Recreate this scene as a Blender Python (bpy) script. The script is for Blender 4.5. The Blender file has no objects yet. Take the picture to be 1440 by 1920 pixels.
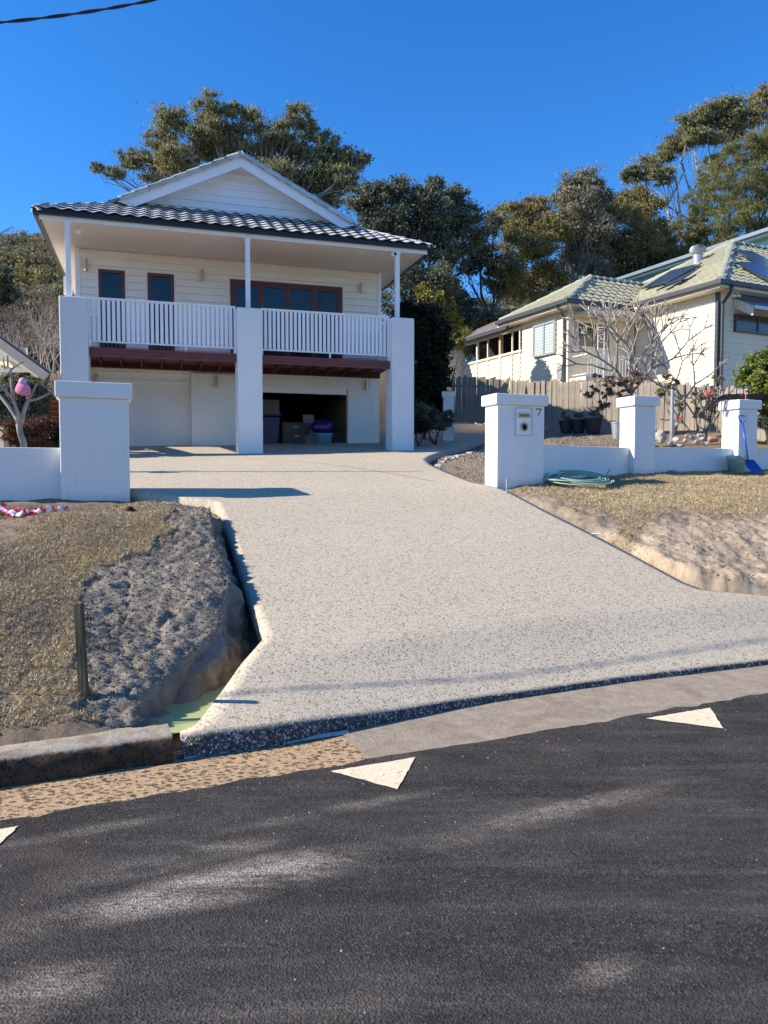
import bpy, math, random
import numpy as np
from mathutils import Vector, Matrix
R = math.radians
scene = bpy.context.scene
col = scene.collection

# ------------------------------------------------------------------ camera, light, exposure
F = 1400.0; EYE = 1.6; PIT = math.atan(68/1400.0)
cam = bpy.data.objects.new('camera', bpy.data.cameras.new('camera')); col.objects.link(cam)
cam.location = (0, 0, EYE); cam.rotation_euler = (R(90)-PIT, 0, 0)
cam.data.sensor_fit = 'VERTICAL'; cam.data.sensor_height = 36; cam.data.lens = F/1920*36
cam.data.clip_end = 2000; cam.data.clip_start = .05
scene.camera = cam
scene.render.resolution_x = 768; scene.render.resolution_y = 1024
SUN_EL, SUN_PHI = 32.0, -8.0
SD = Vector((-math.cos(R(SUN_EL))*math.cos(R(SUN_PHI)), math.cos(R(SUN_EL))*math.sin(R(SUN_PHI)), math.sin(R(SUN_EL))))
world = bpy.data.worlds.new('World'); scene.world = world; world.use_nodes = True
wn = world.node_tree.nodes; wl = world.node_tree.links; wn.clear()
sky = wn.new('ShaderNodeTexSky'); sky.sky_type = 'NISHITA'; sky.sun_disc = False
sky.sun_elevation = R(SUN_EL); sky.sun_rotation = R(-(90-SUN_PHI))
sky.air_density = 1.0; sky.dust_density = 0.05; sky.ozone_density = 3.5; sky.altitude = 100
hs = wn.new('ShaderNodeHueSaturation'); hs.inputs['Saturation'].default_value = 1.17; hs.inputs['Value'].default_value = 1.0
gm = wn.new('ShaderNodeMixRGB'); gm.blend_type = 'MULTIPLY'; gm.inputs[0].default_value = 1; gm.inputs[2].default_value = (.80, .96, 1.22, 1)
bg = wn.new('ShaderNodeBackground'); bg.inputs['Strength'].default_value = .112
wo = wn.new('ShaderNodeOutputWorld')
wl.new(sky.outputs[0], gm.inputs[1]); wl.new(gm.outputs[0], hs.inputs['Color']); wl.new(hs.outputs[0], bg.inputs['Color']); wl.new(bg.outputs[0], wo.inputs['Surface'])
sd = bpy.data.lights.new('sun', 'SUN'); sd.energy = 5.0; sd.angle = R(.53); sd.color = (1.0, .90, .75)
sun = bpy.data.objects.new('sun', sd); col.objects.link(sun)
sun.rotation_euler = SD.to_track_quat('Z', 'Y').to_euler(); sun.location = (-20, 0, 20)
scene.view_settings.view_transform = 'Standard'; scene.view_settings.look = 'None'
scene.view_settings.exposure = 0.8; scene.view_settings.gamma = 1; scene.view_settings.use_curve_mapping = False

# ------------------------------------------------------------------ helpers: measuring the place
cp, sp = math.cos(PIT), math.sin(PIT)
def ray(px, py):
    a = (px-720)/F; b = (960-py)/F
    Y = cp+b*sp
    return a/Y, (-sp+b*cp)/Y
def at(px, py, Y):
    a, b = ray(px, py); return Vector((a*Y, Y, EYE+b*Y))
def ray_plane(px, py, P0, N):
    a, b = ray(px, py); d = Vector((a, 1, b)); o = Vector((0, 0, EYE))
    return o+d*((Vector(P0)-o).dot(N)/d.dot(N))
class Fr:
    def __init__(s, x, y, deg): s.x, s.y, s.deg = x, y, deg; s.c = math.cos(R(deg)); s.s = math.sin(R(deg))
    def loc(s, x, y): dx, dy = x-s.x, y-s.y; return dx*s.c+dy*s.s, -dx*s.s+dy*s.c
    def wor(s, p, q): return s.x+p*s.c-q*s.s, s.y+p*s.s+q*s.c
    def on(s, px, py, q):
        a, b = ray(px, py); Y = (q+s.y*s.c-s.x*s.s)/(s.c-a*s.s); return s.loc(a*Y, Y)[0], EYE+b*Y
    def onp(s, px, py, p):
        a, b = ray(px, py); Y = (p+s.x*s.c+s.y*s.s)/(a*s.c+s.s); return s.loc(a*Y, Y)[1], EYE+b*Y
ROAD = Fr(-1.7826, 3.3926, 23.907)       # x along the kerb, y away from the carriageway
HOUSE = Fr(-3.076, 17.0, 17.0)
def rs(x, y):
    dx, dy = x-ROAD.x, y-ROAD.y; return dx*ROAD.c+dy*ROAD.s, -dx*ROAD.s+dy*ROAD.c
def rw(r, v): return ROAD.x+r*ROAD.c-v*ROAD.s, ROAD.y+r*ROAD.s+v*ROAD.c
KV = np.array([-5, .45, 1.2, 2, 4, 5.8, 7, 8.5, 10.5, 12.5, 14, 18, 24, 60, 300.])
KZ = np.array([.12, .14, .31, .50, .98, 1.40, 1.62, 1.85, 2.03, 2.2, 2.42, 2.95, 3.8, 9, 12.])
def sstep(x, a, b):
    t = np.clip((x-a)/(b-a), 0, 1); return t*t*(3-2*t)
def Dz(x, y):
    x = np.asarray(x, float); y = np.asarray(y, float)
    r, v = rs(x, y)
    b = (np.interp(v, KV, KZ)*2+np.interp(v-.45, KV, KZ)+np.interp(v+.45, KV, KZ))/4
    b = np.where(v < 1, np.interp(v, KV, KZ), b)
    return b+.045*np.clip(x, -9, 9)*np.clip((v-.5)/3.5, 0, 1)
def hit(px, py, off=0.0, Y0=3.3, Y1=70):
    a, b = ray(px, py); Y = np.arange(Y0, Y1, .01)
    m = EYE+b*Y < Dz(a*Y, Y)+off
    i = int(np.argmax(m)) if m.any() else len(Y)-1
    return Vector((a*Y[i], Y[i], EYE+b*Y[i]))
# value noise
def _h(ix, iy, s):
    n = (ix*374761393+iy*668265263+s*362437) & 0xffffffff
    n = ((n ^ (n >> 13))*1274126177) & 0xffffffff
    return ((n ^ (n >> 16)) & 0xffff)/65535.0
def vn(x, y, s=0):
    ix = np.floor(x).astype(np.int64); iy = np.floor(y).astype(np.int64)
    fx = x-ix; fy = y-iy; fx = fx*fx*(3-2*fx); fy = fy*fy*(3-2*fy)
    a = _h(ix, iy, s); b = _h(ix+1, iy, s); c = _h(ix, iy+1, s); d = _h(ix+1, iy+1, s)
    return (a*(1-fx)+b*fx)*(1-fy)+(c*(1-fx)+d*fx)*fy
def fbm(x, y, sc, oct=4, s=0):
    o = 0; A = 1; T = 0
    for k in range(oct):
        o = o+A*(vn(x*sc+k*17.3, y*sc-k*9.1, s+k)-.5); T += A; A *= .55; sc *= 2.03
    return o/T*2
def sdist(x, y, poly, closed=True):
    """signed distance to polygon, negative inside"""
    P = np.array(poly, float); n = len(P)
    d = np.full(x.shape, 1e9); ins = np.zeros(x.shape, bool)
    for i in range(n if closed else n-1):
        a = P[i]; b = P[(i+1) % n]; e = b-a; L = e.dot(e)+1e-12
        t = np.clip(((x-a[0])*e[0]+(y-a[1])*e[1])/L, 0, 1)
        d = np.minimum(d, np.hypot(x-a[0]-t*e[0], y-a[1]-t*e[1]))
        c = ((a[1] > y) != (b[1] > y))
        if abs(e[1]) > 1e-12: ins ^= c & (x < e[0]*(y-a[1])/e[1]+a[0])
    return np.where(ins, -d, d) if closed else d

# ------------------------------------------------------------------ helpers: objects
def tag(o, label=None, cat=None, group=None, kind=None):
    if label: o['label'] = label
    if cat: o['category'] = cat
    if group: o['group'] = group
    if kind: o['kind'] = kind
    return o
def thing(name, label, cat, loc=(0, 0, 0), rz=0, group=None):
    o = bpy.data.objects.new(name, None); col.objects.link(o); o.location = loc; o.rotation_euler = (0, 0, rz)
    o.empty_display_size = .2
    return tag(o, label, cat, group)
def minv(root):
    return (Matrix.Translation(root.location) @ root.rotation_euler.to_matrix().to_4x4()).inverted()
class MB:
    def __init__(s): s.v = []; s.f = []
    def add(s, vs, fs):
        n = len(s.v); s.v += [tuple(v) for v in vs]; s.f += [tuple(i+n for i in f) for f in fs]; return s
    def box(s, x0, x1, y0, y1, z0, z1):
        return s.add([(x0, y0, z0), (x1, y0, z0), (x1, y1, z0), (x0, y1, z0), (x0, y0, z1), (x1, y0, z1), (x1, y1, z1), (x0, y1, z1)],
                     [(0, 3, 2, 1), (4, 5, 6, 7), (0, 1, 5, 4), (1, 2, 6, 5), (2, 3, 7, 6), (3, 0, 4, 7)])
    def hexa(s, b, t):
        return s.add(list(b)+list(t), [(0, 3, 2, 1), (4, 5, 6, 7), (0, 1, 5, 4), (1, 2, 6, 5), (2, 3, 7, 6), (3, 0, 4, 7)])
    def slab(s, quad, th, N=None):
        """quad of points thickened by th along its normal"""
        q = [Vector(p) for p in quad]; n = len(q)
        N = N or (q[1]-q[0]).cross(q[2]-q[0]).normalized()
        t = [p+N*th for p in q]
        return s.add(q+t, [tuple(reversed(range(n))), tuple(range(n, 2*n))]+[(i, (i+1) % n, (i+1) % n+n, i+n) for i in range(n)])
    def bar(s, a, b, w, h, up=(0, 0, 1)):
        a = Vector(a); b = Vector(b); d = (b-a).normalized(); u = Vector(up)
        x = d.cross(u); x = x.normalized() if x.length > 1e-4 else Vector((1, 0, 0)); z = x.cross(d)
        f = [(-w/2, -h/2), (w/2, -h/2), (w/2, h/2), (-w/2, h/2)]
        return s.hexa([a+x*i+z*j for i, j in f], [b+x*i+z*j for i, j in f])
    def tube(s, pts, rad, seg=6, cap=True):
        pts = [Vector(p) for p in pts]; n = len(pts)
        if not hasattr(rad, '__len__'): rad = [rad]*n
        ref = None; base = len(s.v)
        for i, p in enumerate(pts):
            d = (pts[min(i+1, n-1)]-pts[max(i-1, 0)])
            d = d.normalized() if d.length > 1e-9 else Vector((0, 0, 1))
            if ref is None: ref = Vector((1, 0, 0)) if abs(d.x) < .8 else Vector((0, 1, 0))
            x = (ref-d*ref.dot(d)); x = x.normalized() if x.length > 1e-6 else d.orthogonal().normalized(); y = d.cross(x); ref = x
            for k in range(seg):
                a = 2*math.pi*k/seg; s.v.append(tuple(p+(x*math.cos(a)+y*math.sin(a))*rad[i]))
        for i in range(n-1):
            for k in range(seg):
                a = base+i*seg+k; b = base+i*seg+(k+1) % seg; s.f.append((a, b, b+seg, a+seg))
        if cap: s.f.append(tuple(base+k for k in reversed(range(seg)))); s.f.append(tuple(base+(n-1)*seg+k for k in range(seg)))
        return s
    def lathe(s, prof, c=(0, 0, 0), seg=20):
        n = len(prof); b = len(s.v)
        for r, z in prof:
            for k in range(seg):
                a = 2*math.pi*k/seg; s.v.append((c[0]+r*math.cos(a), c[1]+r*math.sin(a), c[2]+z))
        for i in range(n-1):
            for k in range(seg):
                p = b+i*seg+k; q = b+i*seg+(k+1) % seg; s.f.append((p, q, q+seg, p+seg))
        s.f.append(tuple(b+k for k in reversed(range(seg)))); s.f.append(tuple(b+(n-1)*seg+k for k in range(seg)))
        return s
    def build(s, name, mat, parent=None, world=False, smooth=False, bevel=0, label=None, kind=None):
        vs = s.v
        if world and parent is not None:
            M = minv(parent); vs = [M @ Vector(v) for v in vs]
        me = bpy.data.meshes.new(name); me.from_pydata(vs, [], s.f); me.update()
        if smooth:
            for p in me.polygons: p.use_smooth = True
        me.materials.append(mat)
        o = bpy.data.objects.new(name, me); col.objects.link(o)
        if parent is not None: o.parent = parent
        if bevel:
            b = o.modifiers.new('bevel', 'BEVEL'); b.width = bevel; b.segments = 2; b.limit_method = 'ANGLE'
        return tag(o, label, kind=kind)
def inst(src_me, name, parent, M, mat=None):
    o = bpy.data.objects.new(name, src_me); col.objects.link(o); o.parent = parent; o.matrix_basis = M; return o
def np_mesh(name, V, Fa, mat, parent=None, smooth=False, attrs=None):
    """Fa: (n,k) int array"""
    me = bpy.data.meshes.new(name); n, k = Fa.shape
    me.vertices.add(len(V)); me.vertices.foreach_set('co', np.asarray(V, np.float32).ravel())
    me.loops.add(n*k); me.loops.foreach_set('vertex_index', Fa.astype(np.int32).ravel())
    me.polygons.add(n); me.polygons.foreach_set('loop_start', np.arange(0, n*k, k, dtype=np.int32))
    me.polygons.foreach_set('loop_total', np.full(n, k, np.int32))
    if smooth: me.polygons.foreach_set('use_smooth', np.ones(n, bool))
    me.update(calc_edges=True)
    for nm, dat in (attrs or {}).items():
        if dat.ndim == 1:
            a = me.attributes.new(nm, 'FLOAT', 'POINT'); a.data.foreach_set('value', dat.astype(np.float32))
        else:
            a = me.attributes.new(nm, 'FLOAT_COLOR', 'POINT')
            c = np.ones((len(V), 4), np.float32); c[:, :3] = dat; a.data.foreach_set('color', c.ravel())
    me.materials.append(mat)
    o = bpy.data.objects.new(name, me); col.objects.link(o)
    if parent is not None: o.parent = parent
    return o

# ------------------------------------------------------------------ helpers: materials
class NT:
    def __init__(s, name):
        s.m = bpy.data.materials.new(name); s.m.use_nodes = True; s.n = s.m.node_tree.nodes; s.l = s.m.node_tree.links
        s.b = s.n['Principled BSDF']; s.tc = s.n.new('ShaderNodeTexCoord'); s.out = s.n['Material Output']
        s.co = s.tc.outputs['Object']
    def node(s, t, **k):
        n = s.n.new(t)
        for a, b in k.items(): setattr(n, a, b)
        return n
    def mapping(s, loc=(0, 0, 0), rot=(0, 0, 0), scale=(1, 1, 1), co=None, type='POINT'):
        n = s.node('ShaderNodeMapping', vector_type=type); n.inputs['Location'].default_value = loc; n.inputs['Rotation'].default_value = rot
        n.inputs['Scale'].default_value = scale; s.l.new(co or s.co, n.inputs['Vector']); return n.outputs[0]
    def noise(s, scale, detail=4, rough=.6, co=None, dist=0):
        n = s.node('ShaderNodeTexNoise'); n.inputs['Scale'].default_value = scale; n.inputs['Detail'].default_value = detail
        n.inputs['Roughness'].default_value = rough; n.inputs['Distortion'].default_value = dist
        s.l.new(co or s.co, n.inputs['Vector']); return n.outputs['Fac']
    def vor(s, scale, out='Distance', co=None, feature='F1', rand=1):
        n = s.node('ShaderNodeTexVoronoi', feature=feature); n.inputs['Scale'].default_value = scale; n.inputs['Randomness'].default_value = rand
        s.l.new(co or s.co, n.inputs['Vector']); return n.outputs[out]
    def ramp(s, fac, stops):
        n = s.node('ShaderNodeValToRGB'); e = n.color_ramp.elements
        while len(e) < len(stops): e.new(.5)
        for i, (p, c) in enumerate(stops):
            e[i].position = p; e[i].color = (c, c, c, 1) if not hasattr(c, '__len__') else (*c, 1)
        s.l.new(fac, n.inputs[0]); return n.outputs[0]
    def mix(s, fac, a, b, mode='MIX'):
        n = s.node('ShaderNodeMixRGB', blend_type=mode)
        for i, x in enumerate((fac, a, b)):
            if hasattr(x, 'is_linked') or isinstance(x, bpy.types.NodeSocket): s.l.new(x, n.inputs[i])
            elif hasattr(x, '__len__'): n.inputs[i].default_value = (*x, 1)
            else: n.inputs[i].default_value = x
        return n.outputs[0]
    def math(s, op, a, b=0.0, clamp=False):
        n = s.node('ShaderNodeMath', operation=op, use_clamp=clamp)
        for i, x in enumerate((a, b)):
            if isinstance(x, bpy.types.NodeSocket): s.l.new(x, n.inputs[i])
            else: n.inputs[i].default_value = x
        return n.outputs[0]
    def attr(s, name, out='Fac'):
        n = s.node('ShaderNodeAttribute'); n.attribute_name = name; return n.outputs[out]
    def rnd(s): return s.node('ShaderNodeObjectInfo').outputs['Random']
    def color(s, c):
        if isinstance(c, bpy.types.NodeSocket): s.l.new(c, s.b.inputs['Base Color'])
        else: s.b.inputs['Base Color'].default_value = (*c, 1)
        return s
    def set(s, rough=.7, spec=.4, metal=0):
        s.b.inputs['Roughness'].default_value = rough; s.b.inputs['Specular IOR Level'].default_value = spec; s.b.inputs['Metallic'].default_value = metal
        return s
    def bump(s, h, dist=.01, strength=1):
        n = s.node('ShaderNodeBump'); n.inputs['Distance'].default_value = dist; n.inputs['Strength'].default_value = strength
        s.l.new(h, n.inputs['Height']); s.l.new(n.outputs[0], s.b.inputs['Normal']); return s
def simple(name, c, rough=.6, spec=.4, metal=0, var=.12, vs=3, bump=.0, bs=60, dirt=None):
    t = NT(name); c = np.array(c)
    f = t.ramp(t.noise(vs, 5, .65), [(.3, 0), (.7, 1)])
    o = t.mix(f, tuple(c*(1-var)), tuple(np.minimum(c*(1+var*.6), .95)))
    if dirt:
        g = t.ramp(t.noise(dirt[2], 6, .75, dist=.4), [(dirt[1], 0), (dirt[1]+.08, 1)])
        o = t.mix(t.math('MULTIPLY', g, dirt[3]), o, dirt[0])
    t.color(o).set(rough, spec, metal)
    if bump: t.bump(t.noise(bs, 4, .6), bump)
    return t.m

M = {}
# white rendered masonry with trowel relief and small stains
def render_mat(name, c, bs=.006):
    t = NT(name)
    big = t.ramp(t.noise(1.3, 5, .6), [(.3, 0), (.75, 1)])
    o = t.mix(big, tuple(np.array(c)*.93), c)
    sp_ = t.ramp(t.noise(26, 5, .7), [(.69, 0), (.73, 1)])
    o = t.mix(t.math('MULTIPLY', sp_, .55), o, (.22, .21, .2))
    sp2 = t.ramp(t.noise(5, 7, .8, dist=.6), [(.63, 0), (.72, 1)])
    o = t.mix(t.math('MULTIPLY', sp2, .3), o, (.42, .41, .4))
    sx = t.node('ShaderNodeSeparateXYZ'); t.l.new(t.co, sx.inputs[0]); gz = t.ramp(t.math('ADD', sx.outputs[2], t.math('MULTIPLY', t.noise(7, 6, .7), .22)), [(.10, 1), (.26, 0)]); low = t.ramp(t.math('ADD', sx.outputs[2], 1.0), [(.5, 0), (.75, 1)])
    o = t.mix(t.math('MULTIPLY', t.math('MULTIPLY', gz, low), .45), o, (.42, .36, .28))
    dr = t.ramp(t.noise(5, 5, .6, co=t.mapping(scale=(3.5, 3.5, .35))), [(.56, 0), (.72, 1)]); o = t.mix(t.math('MULTIPLY', dr, .16), o, (.45, .43, .40))
    t.color(o).set(.75, .3)
    h = t.mix(.5, t.noise(14, 5, .6, dist=1.0), t.noise(90, 3, .6)); t.bump(h, bs); return t.m
M['render'] = render_mat('white_render', (.80, .80, .78))
M['render_rough'] = render_mat('rough_render', (.74, .74, .73), .02)
M['board'] = simple('painted_board', (.84, .79, .71), .5, .4, var=.06, vs=2, bump=.0015, bs=20, dirt=((.6, .58, .54), .62, 4, .3))
M['gable'] = simple('gable_board', (.82, .82, .82), .5, .4, var=.06, vs=2, bump=.001, bs=20)
M['white'] = simple('white_gloss_paint', (.82, .83, .84), .4, .5, var=.05, vs=4)
M['soffit'] = simple('soffit_paint', (.82, .76, .67), .6, .3, var=.05, vs=1.5)
M['gutter'] = simple('black_gutter', (.012, .013, .016), .35, .5, var=.2)
M['merbau'] = simple('maroon_painted_timber', (.16, .045, .045), .45, .4, var=.25, vs=6, bump=.001)
M['joist'] = simple('dark_timber_joist', (.11, .045, .03), .8, .2, var=.35, vs=8)
M['red_timber'] = simple('red_brown_window_timber', (.12, .03, .022), .4, .5, var=.2, vs=8)
M['brass'] = simple('brushed_brass', (.55, .40, .20), .35, .5, .8, var=.1)
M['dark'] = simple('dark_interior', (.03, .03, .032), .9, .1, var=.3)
M['steel'] = simple('dull_steel', (.35, .36, .38), .45, .5, .7, var=.2)
M['charcoal'] = simple('charcoal_metal', (.055, .058, .065), .4, .5, var=.15)
M['blackrubber'] = simple('black_rubber', (.015, .015, .017), .5, .4)
t = NT('window_glass'); t.color((.008, .011, .016)).set(.03, .5); t.b.inputs['IOR'].default_value = 1.6; t.bump(t.noise(.8, 2, .5), .004); M['glass'] = t.m
t = NT('curtain_glass'); t.color(t.mix(t.ramp(t.noise(1.2, 3, .5), [(.4, 0), (.6, 1)]), (.012, .016, .02), (.04, .04, .04))).set(.05, .5); M['glass2'] = t.m
# dark concrete roof tile
def tile_mat(name, c, moss, var=.2, edge=None):
    t = NT(name); r_ = t.rnd()
    o = t.mix(r_, tuple(np.array(c)*(1-var)), tuple(np.array(c)*(1+var)))
    o = t.mix(t.ramp(t.noise(7, 6, .7), [(.5, 0), (.7, 1)]), o, moss)
    if edge: o = t.mix(t.attr('riser_shade'), o, edge)
    t.color(o).set(.4, .5); t.bump(t.noise(60, 4, .6), .004); return t.m
M['tile'] = tile_mat('charcoal_roof_tile', (.50, .51, .52), (.38, .39, .40), edge=(.02, .02, .022))  # pale tops, dark front lips: glare and riser shade put into the colour
M['hipcap'] = tile_mat('grey_ridge_cap', (.50, .53, .52), (.42, .44, .42))
M['gtile'] = tile_mat('pale_green_roof_tile', (.40, .385, .25), (.31, .285, .19), .14)
M['gcap'] = tile_mat('pale_green_ridge_cap', (.40, .41, .30), (.33, .33, .24), .1)
M['cream'] = simple('cream_weatherboard', (.80, .71, .54), .55, .4, var=.06, vs=1.5, dirt=((.55, .5, .4), .6, 2.5, .35))
M['creamshade'] = M['cream']
M['grey_roof'] = simple('grey_lean_to_roof', (.16, .155, .155), .7, .3, var=.2, vs=3, bump=.004, bs=30)
M['terracotta'] = simple('terracotta_capping', (.22, .12, .09), .7, .3, var=.2)
M['teal'] = simple('teal_cladding', (.25, .52, .56), .5, .4, var=.05)
M['bluegrey'] = simple('blue_grey_fascia', (.16, .21, .26), .4, .5, var=.1)
M['galv'] = simple('galvanised_metal', (.45, .46, .47), .4, .5, .6, var=.2, vs=10)
# solar panel: cells and white lines
t = NT('solar_cell'); vb = t.node('ShaderNodeTexBrick'); vb.offset = 0; vb.inputs['Scale'].default_value = 1
vb.inputs['Brick Width'].default_value = .16; vb.inputs['Row Height'].default_value = .16; vb.inputs['Mortar Size'].default_value = .003
vb.inputs['Color1'].default_value = (.02, .025, .04, 1); vb.inputs['Color2'].default_value = (.025, .028, .045, 1); vb.inputs['Mortar'].default_value = (.08, .085, .1, 1)
t.l.new(t.co, vb.inputs['Vector']); t.color(vb.outputs[0]).set(.15, .6); M['solar'] = t.m
# weathered timber palings
def timber(name, c1, c2, c3):
    t = NT(name); co = t.mapping(scale=(14, 14, 1.2)); r_ = t.rnd()
    g = t.noise(3, 6, .7, co=co); o = t.mix(t.ramp(g, [(.3, 0), (.7, 1)]), c1, c2); o = t.mix(t.math('MULTIPLY', r_, .6), o, c3)
    t.color(o).set(.9, .15); t.bump(g, .006); return t.m
M['paling'] = timber('weathered_grey_timber', (.10, .085, .07), (.44, .385, .32), (.30, .26, .22))
M['paling_new'] = timber('pale_fence_timber', (.30, .24, .18), (.50, .42, .33), (.42, .33, .25))
M['plank'] = timber('raw_brown_plank', (.28, .19, .12), (.46, .33, .22), (.4, .28, .2))
M['redslat'] = simple('red_stained_slat', (.20, .045, .025), .6, .3, var=.25, vs=8)
M['stake'] = timber('mossy_survey_stake', (.035, .03, .022), (.16, .14, .10), (.06, .05, .035))
def bark(name, c1, c2):
    t = NT(name); g = t.noise(5, 6, .75, dist=.5); t.color(t.mix(t.ramp(g, [(.35, 0), (.65, 1)]), c1, c2)).set(.85, .2); t.bump(g, .02); return t.m
M['bark'] = bark('grey_gum_bark', (.10, .085, .07), (.34, .30, .26))
M['bark_dark'] = bark('dark_bark', (.03, .026, .022), (.10, .085, .07))
M['frangipani'] = bark('frangipani_bark', (.22, .19, .16), (.42, .38, .33))
def leaf(name, dark, light, odd, trans=.3, rough=.6, spec=.22):
    t = NT(name); a = t.attr('tone'); g = t.noise(.35, 3, .6)
    o = t.mix(a, dark, light); o = t.mix(t.math('MULTIPLY', t.ramp(g, [(.45, 0), (.65, 1)]), .7), o, odd)
    t.color(o).set(rough, spec)
    tr = t.node('ShaderNodeBsdfTranslucent'); t.l.new(o, tr.inputs[0]); mx = t.node('ShaderNodeMixShader'); mx.inputs[0].default_value = trans
    t.l.new(t.b.outputs[0], mx.inputs[1]); t.l.new(tr.outputs[0], mx.inputs[2]); t.l.new(mx.outputs[0], t.out.inputs[0]); return t.m
M['leaf_gum'] = leaf('gum_leaves', (.09, .10, .05), (.34, .34, .17), (.27, .24, .10))
M['leaf_dark'] = leaf('dark_evergreen_leaves', (.05, .06, .04), (.22, .24, .16), (.16, .17, .11))
M['leaf_olive'] = leaf('olive_leaves', (.09, .09, .035), (.34, .30, .11), (.30, .22, .08))
M['leaf_grey'] = leaf('grey_green_leaves', (.10, .10, .07), (.34, .32, .22), (.26, .23, .14))
M['leaf_feather'] = leaf('feathery_leaves', (.08, .09, .03), (.29, .28, .09), (.19, .19, .06))
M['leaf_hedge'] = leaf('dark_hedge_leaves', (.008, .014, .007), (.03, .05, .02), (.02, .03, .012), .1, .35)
M['leaf_bright'] = leaf('bright_shrub_leaves', (.07, .10, .02), (.28, .32, .07), (.2, .24, .05))
M['leaf_red'] = leaf('reddish_shrub_leaves', (.05, .022, .014), (.22, .10, .06), (.12, .06, .03))
M['leaf_yellow'] = leaf('yellow_green_leaves', (.10, .11, .02), (.34, .31, .06), (.22, .2, .05))
M['leaf_brown'] = leaf('dry_brown_scrub', (.08, .06, .04), (.22, .16, .11), (.16, .12, .09), .15, .8, .1)
M['flower'] = simple('red_petals', (.6, .03, .05), .5, .3)

# exposed aggregate concrete
def aggregate():
    t = NT('exposed_aggregate')
    cells = t.vor(95, 'Color'); d1 = t.vor(95, 'Distance'); sep = t.node('ShaderNodeSeparateColor'); t.l.new(cells, sep.inputs[0])
    big = t.ramp(t.noise(.6, 4, .6), [(.3, 0), (.7, 1)])
    basec = t.mix(big, (.44, .375, .275), (.50, .43, .32))
    st = t.ramp(sep.outputs[0], [(0, (.14, .11, .08)), (.09, (.31, .25, .17)), (.22, (.42, .35, .26)), (.62, (.545, .475, .365)), (1, (.68, .61, .49))])
    o = t.mix(t.ramp(d1, [(.35, 1), (.6, 0)]), basec, st)
    d2 = t.vor(70, 'Color'); s2 = t.node('ShaderNodeSeparateColor'); t.l.new(d2, s2.inputs[0])
    o = t.mix(t.math('MULTIPLY', t.ramp(s2.outputs[1], [(.86, 0), (.9, 1)]), .7), o, (.17, .14, .12))
    o = t.mix(t.math('MULTIPLY', t.ramp(t.noise(1.7, 6, .7, dist=.5), [(.55, 0), (.75, 1)]), .25), o, (.56, .51, .43))
    edge = t.ramp(sep.outputs[2], [(0, (.03, .032, .036)), (.55, (.07, .072, .08)), (.8, (.14, .14, .14)), (1, (.50, .48, .44))]); o = t.mix(t.attr('face'), o, edge)  # lip face darkened: shade between the stones painted into the colour
    t.color(o).set(.85, .2); t.bump(d1, .003, .8); return t.m
M['aggregate'] = aggregate()
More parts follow.
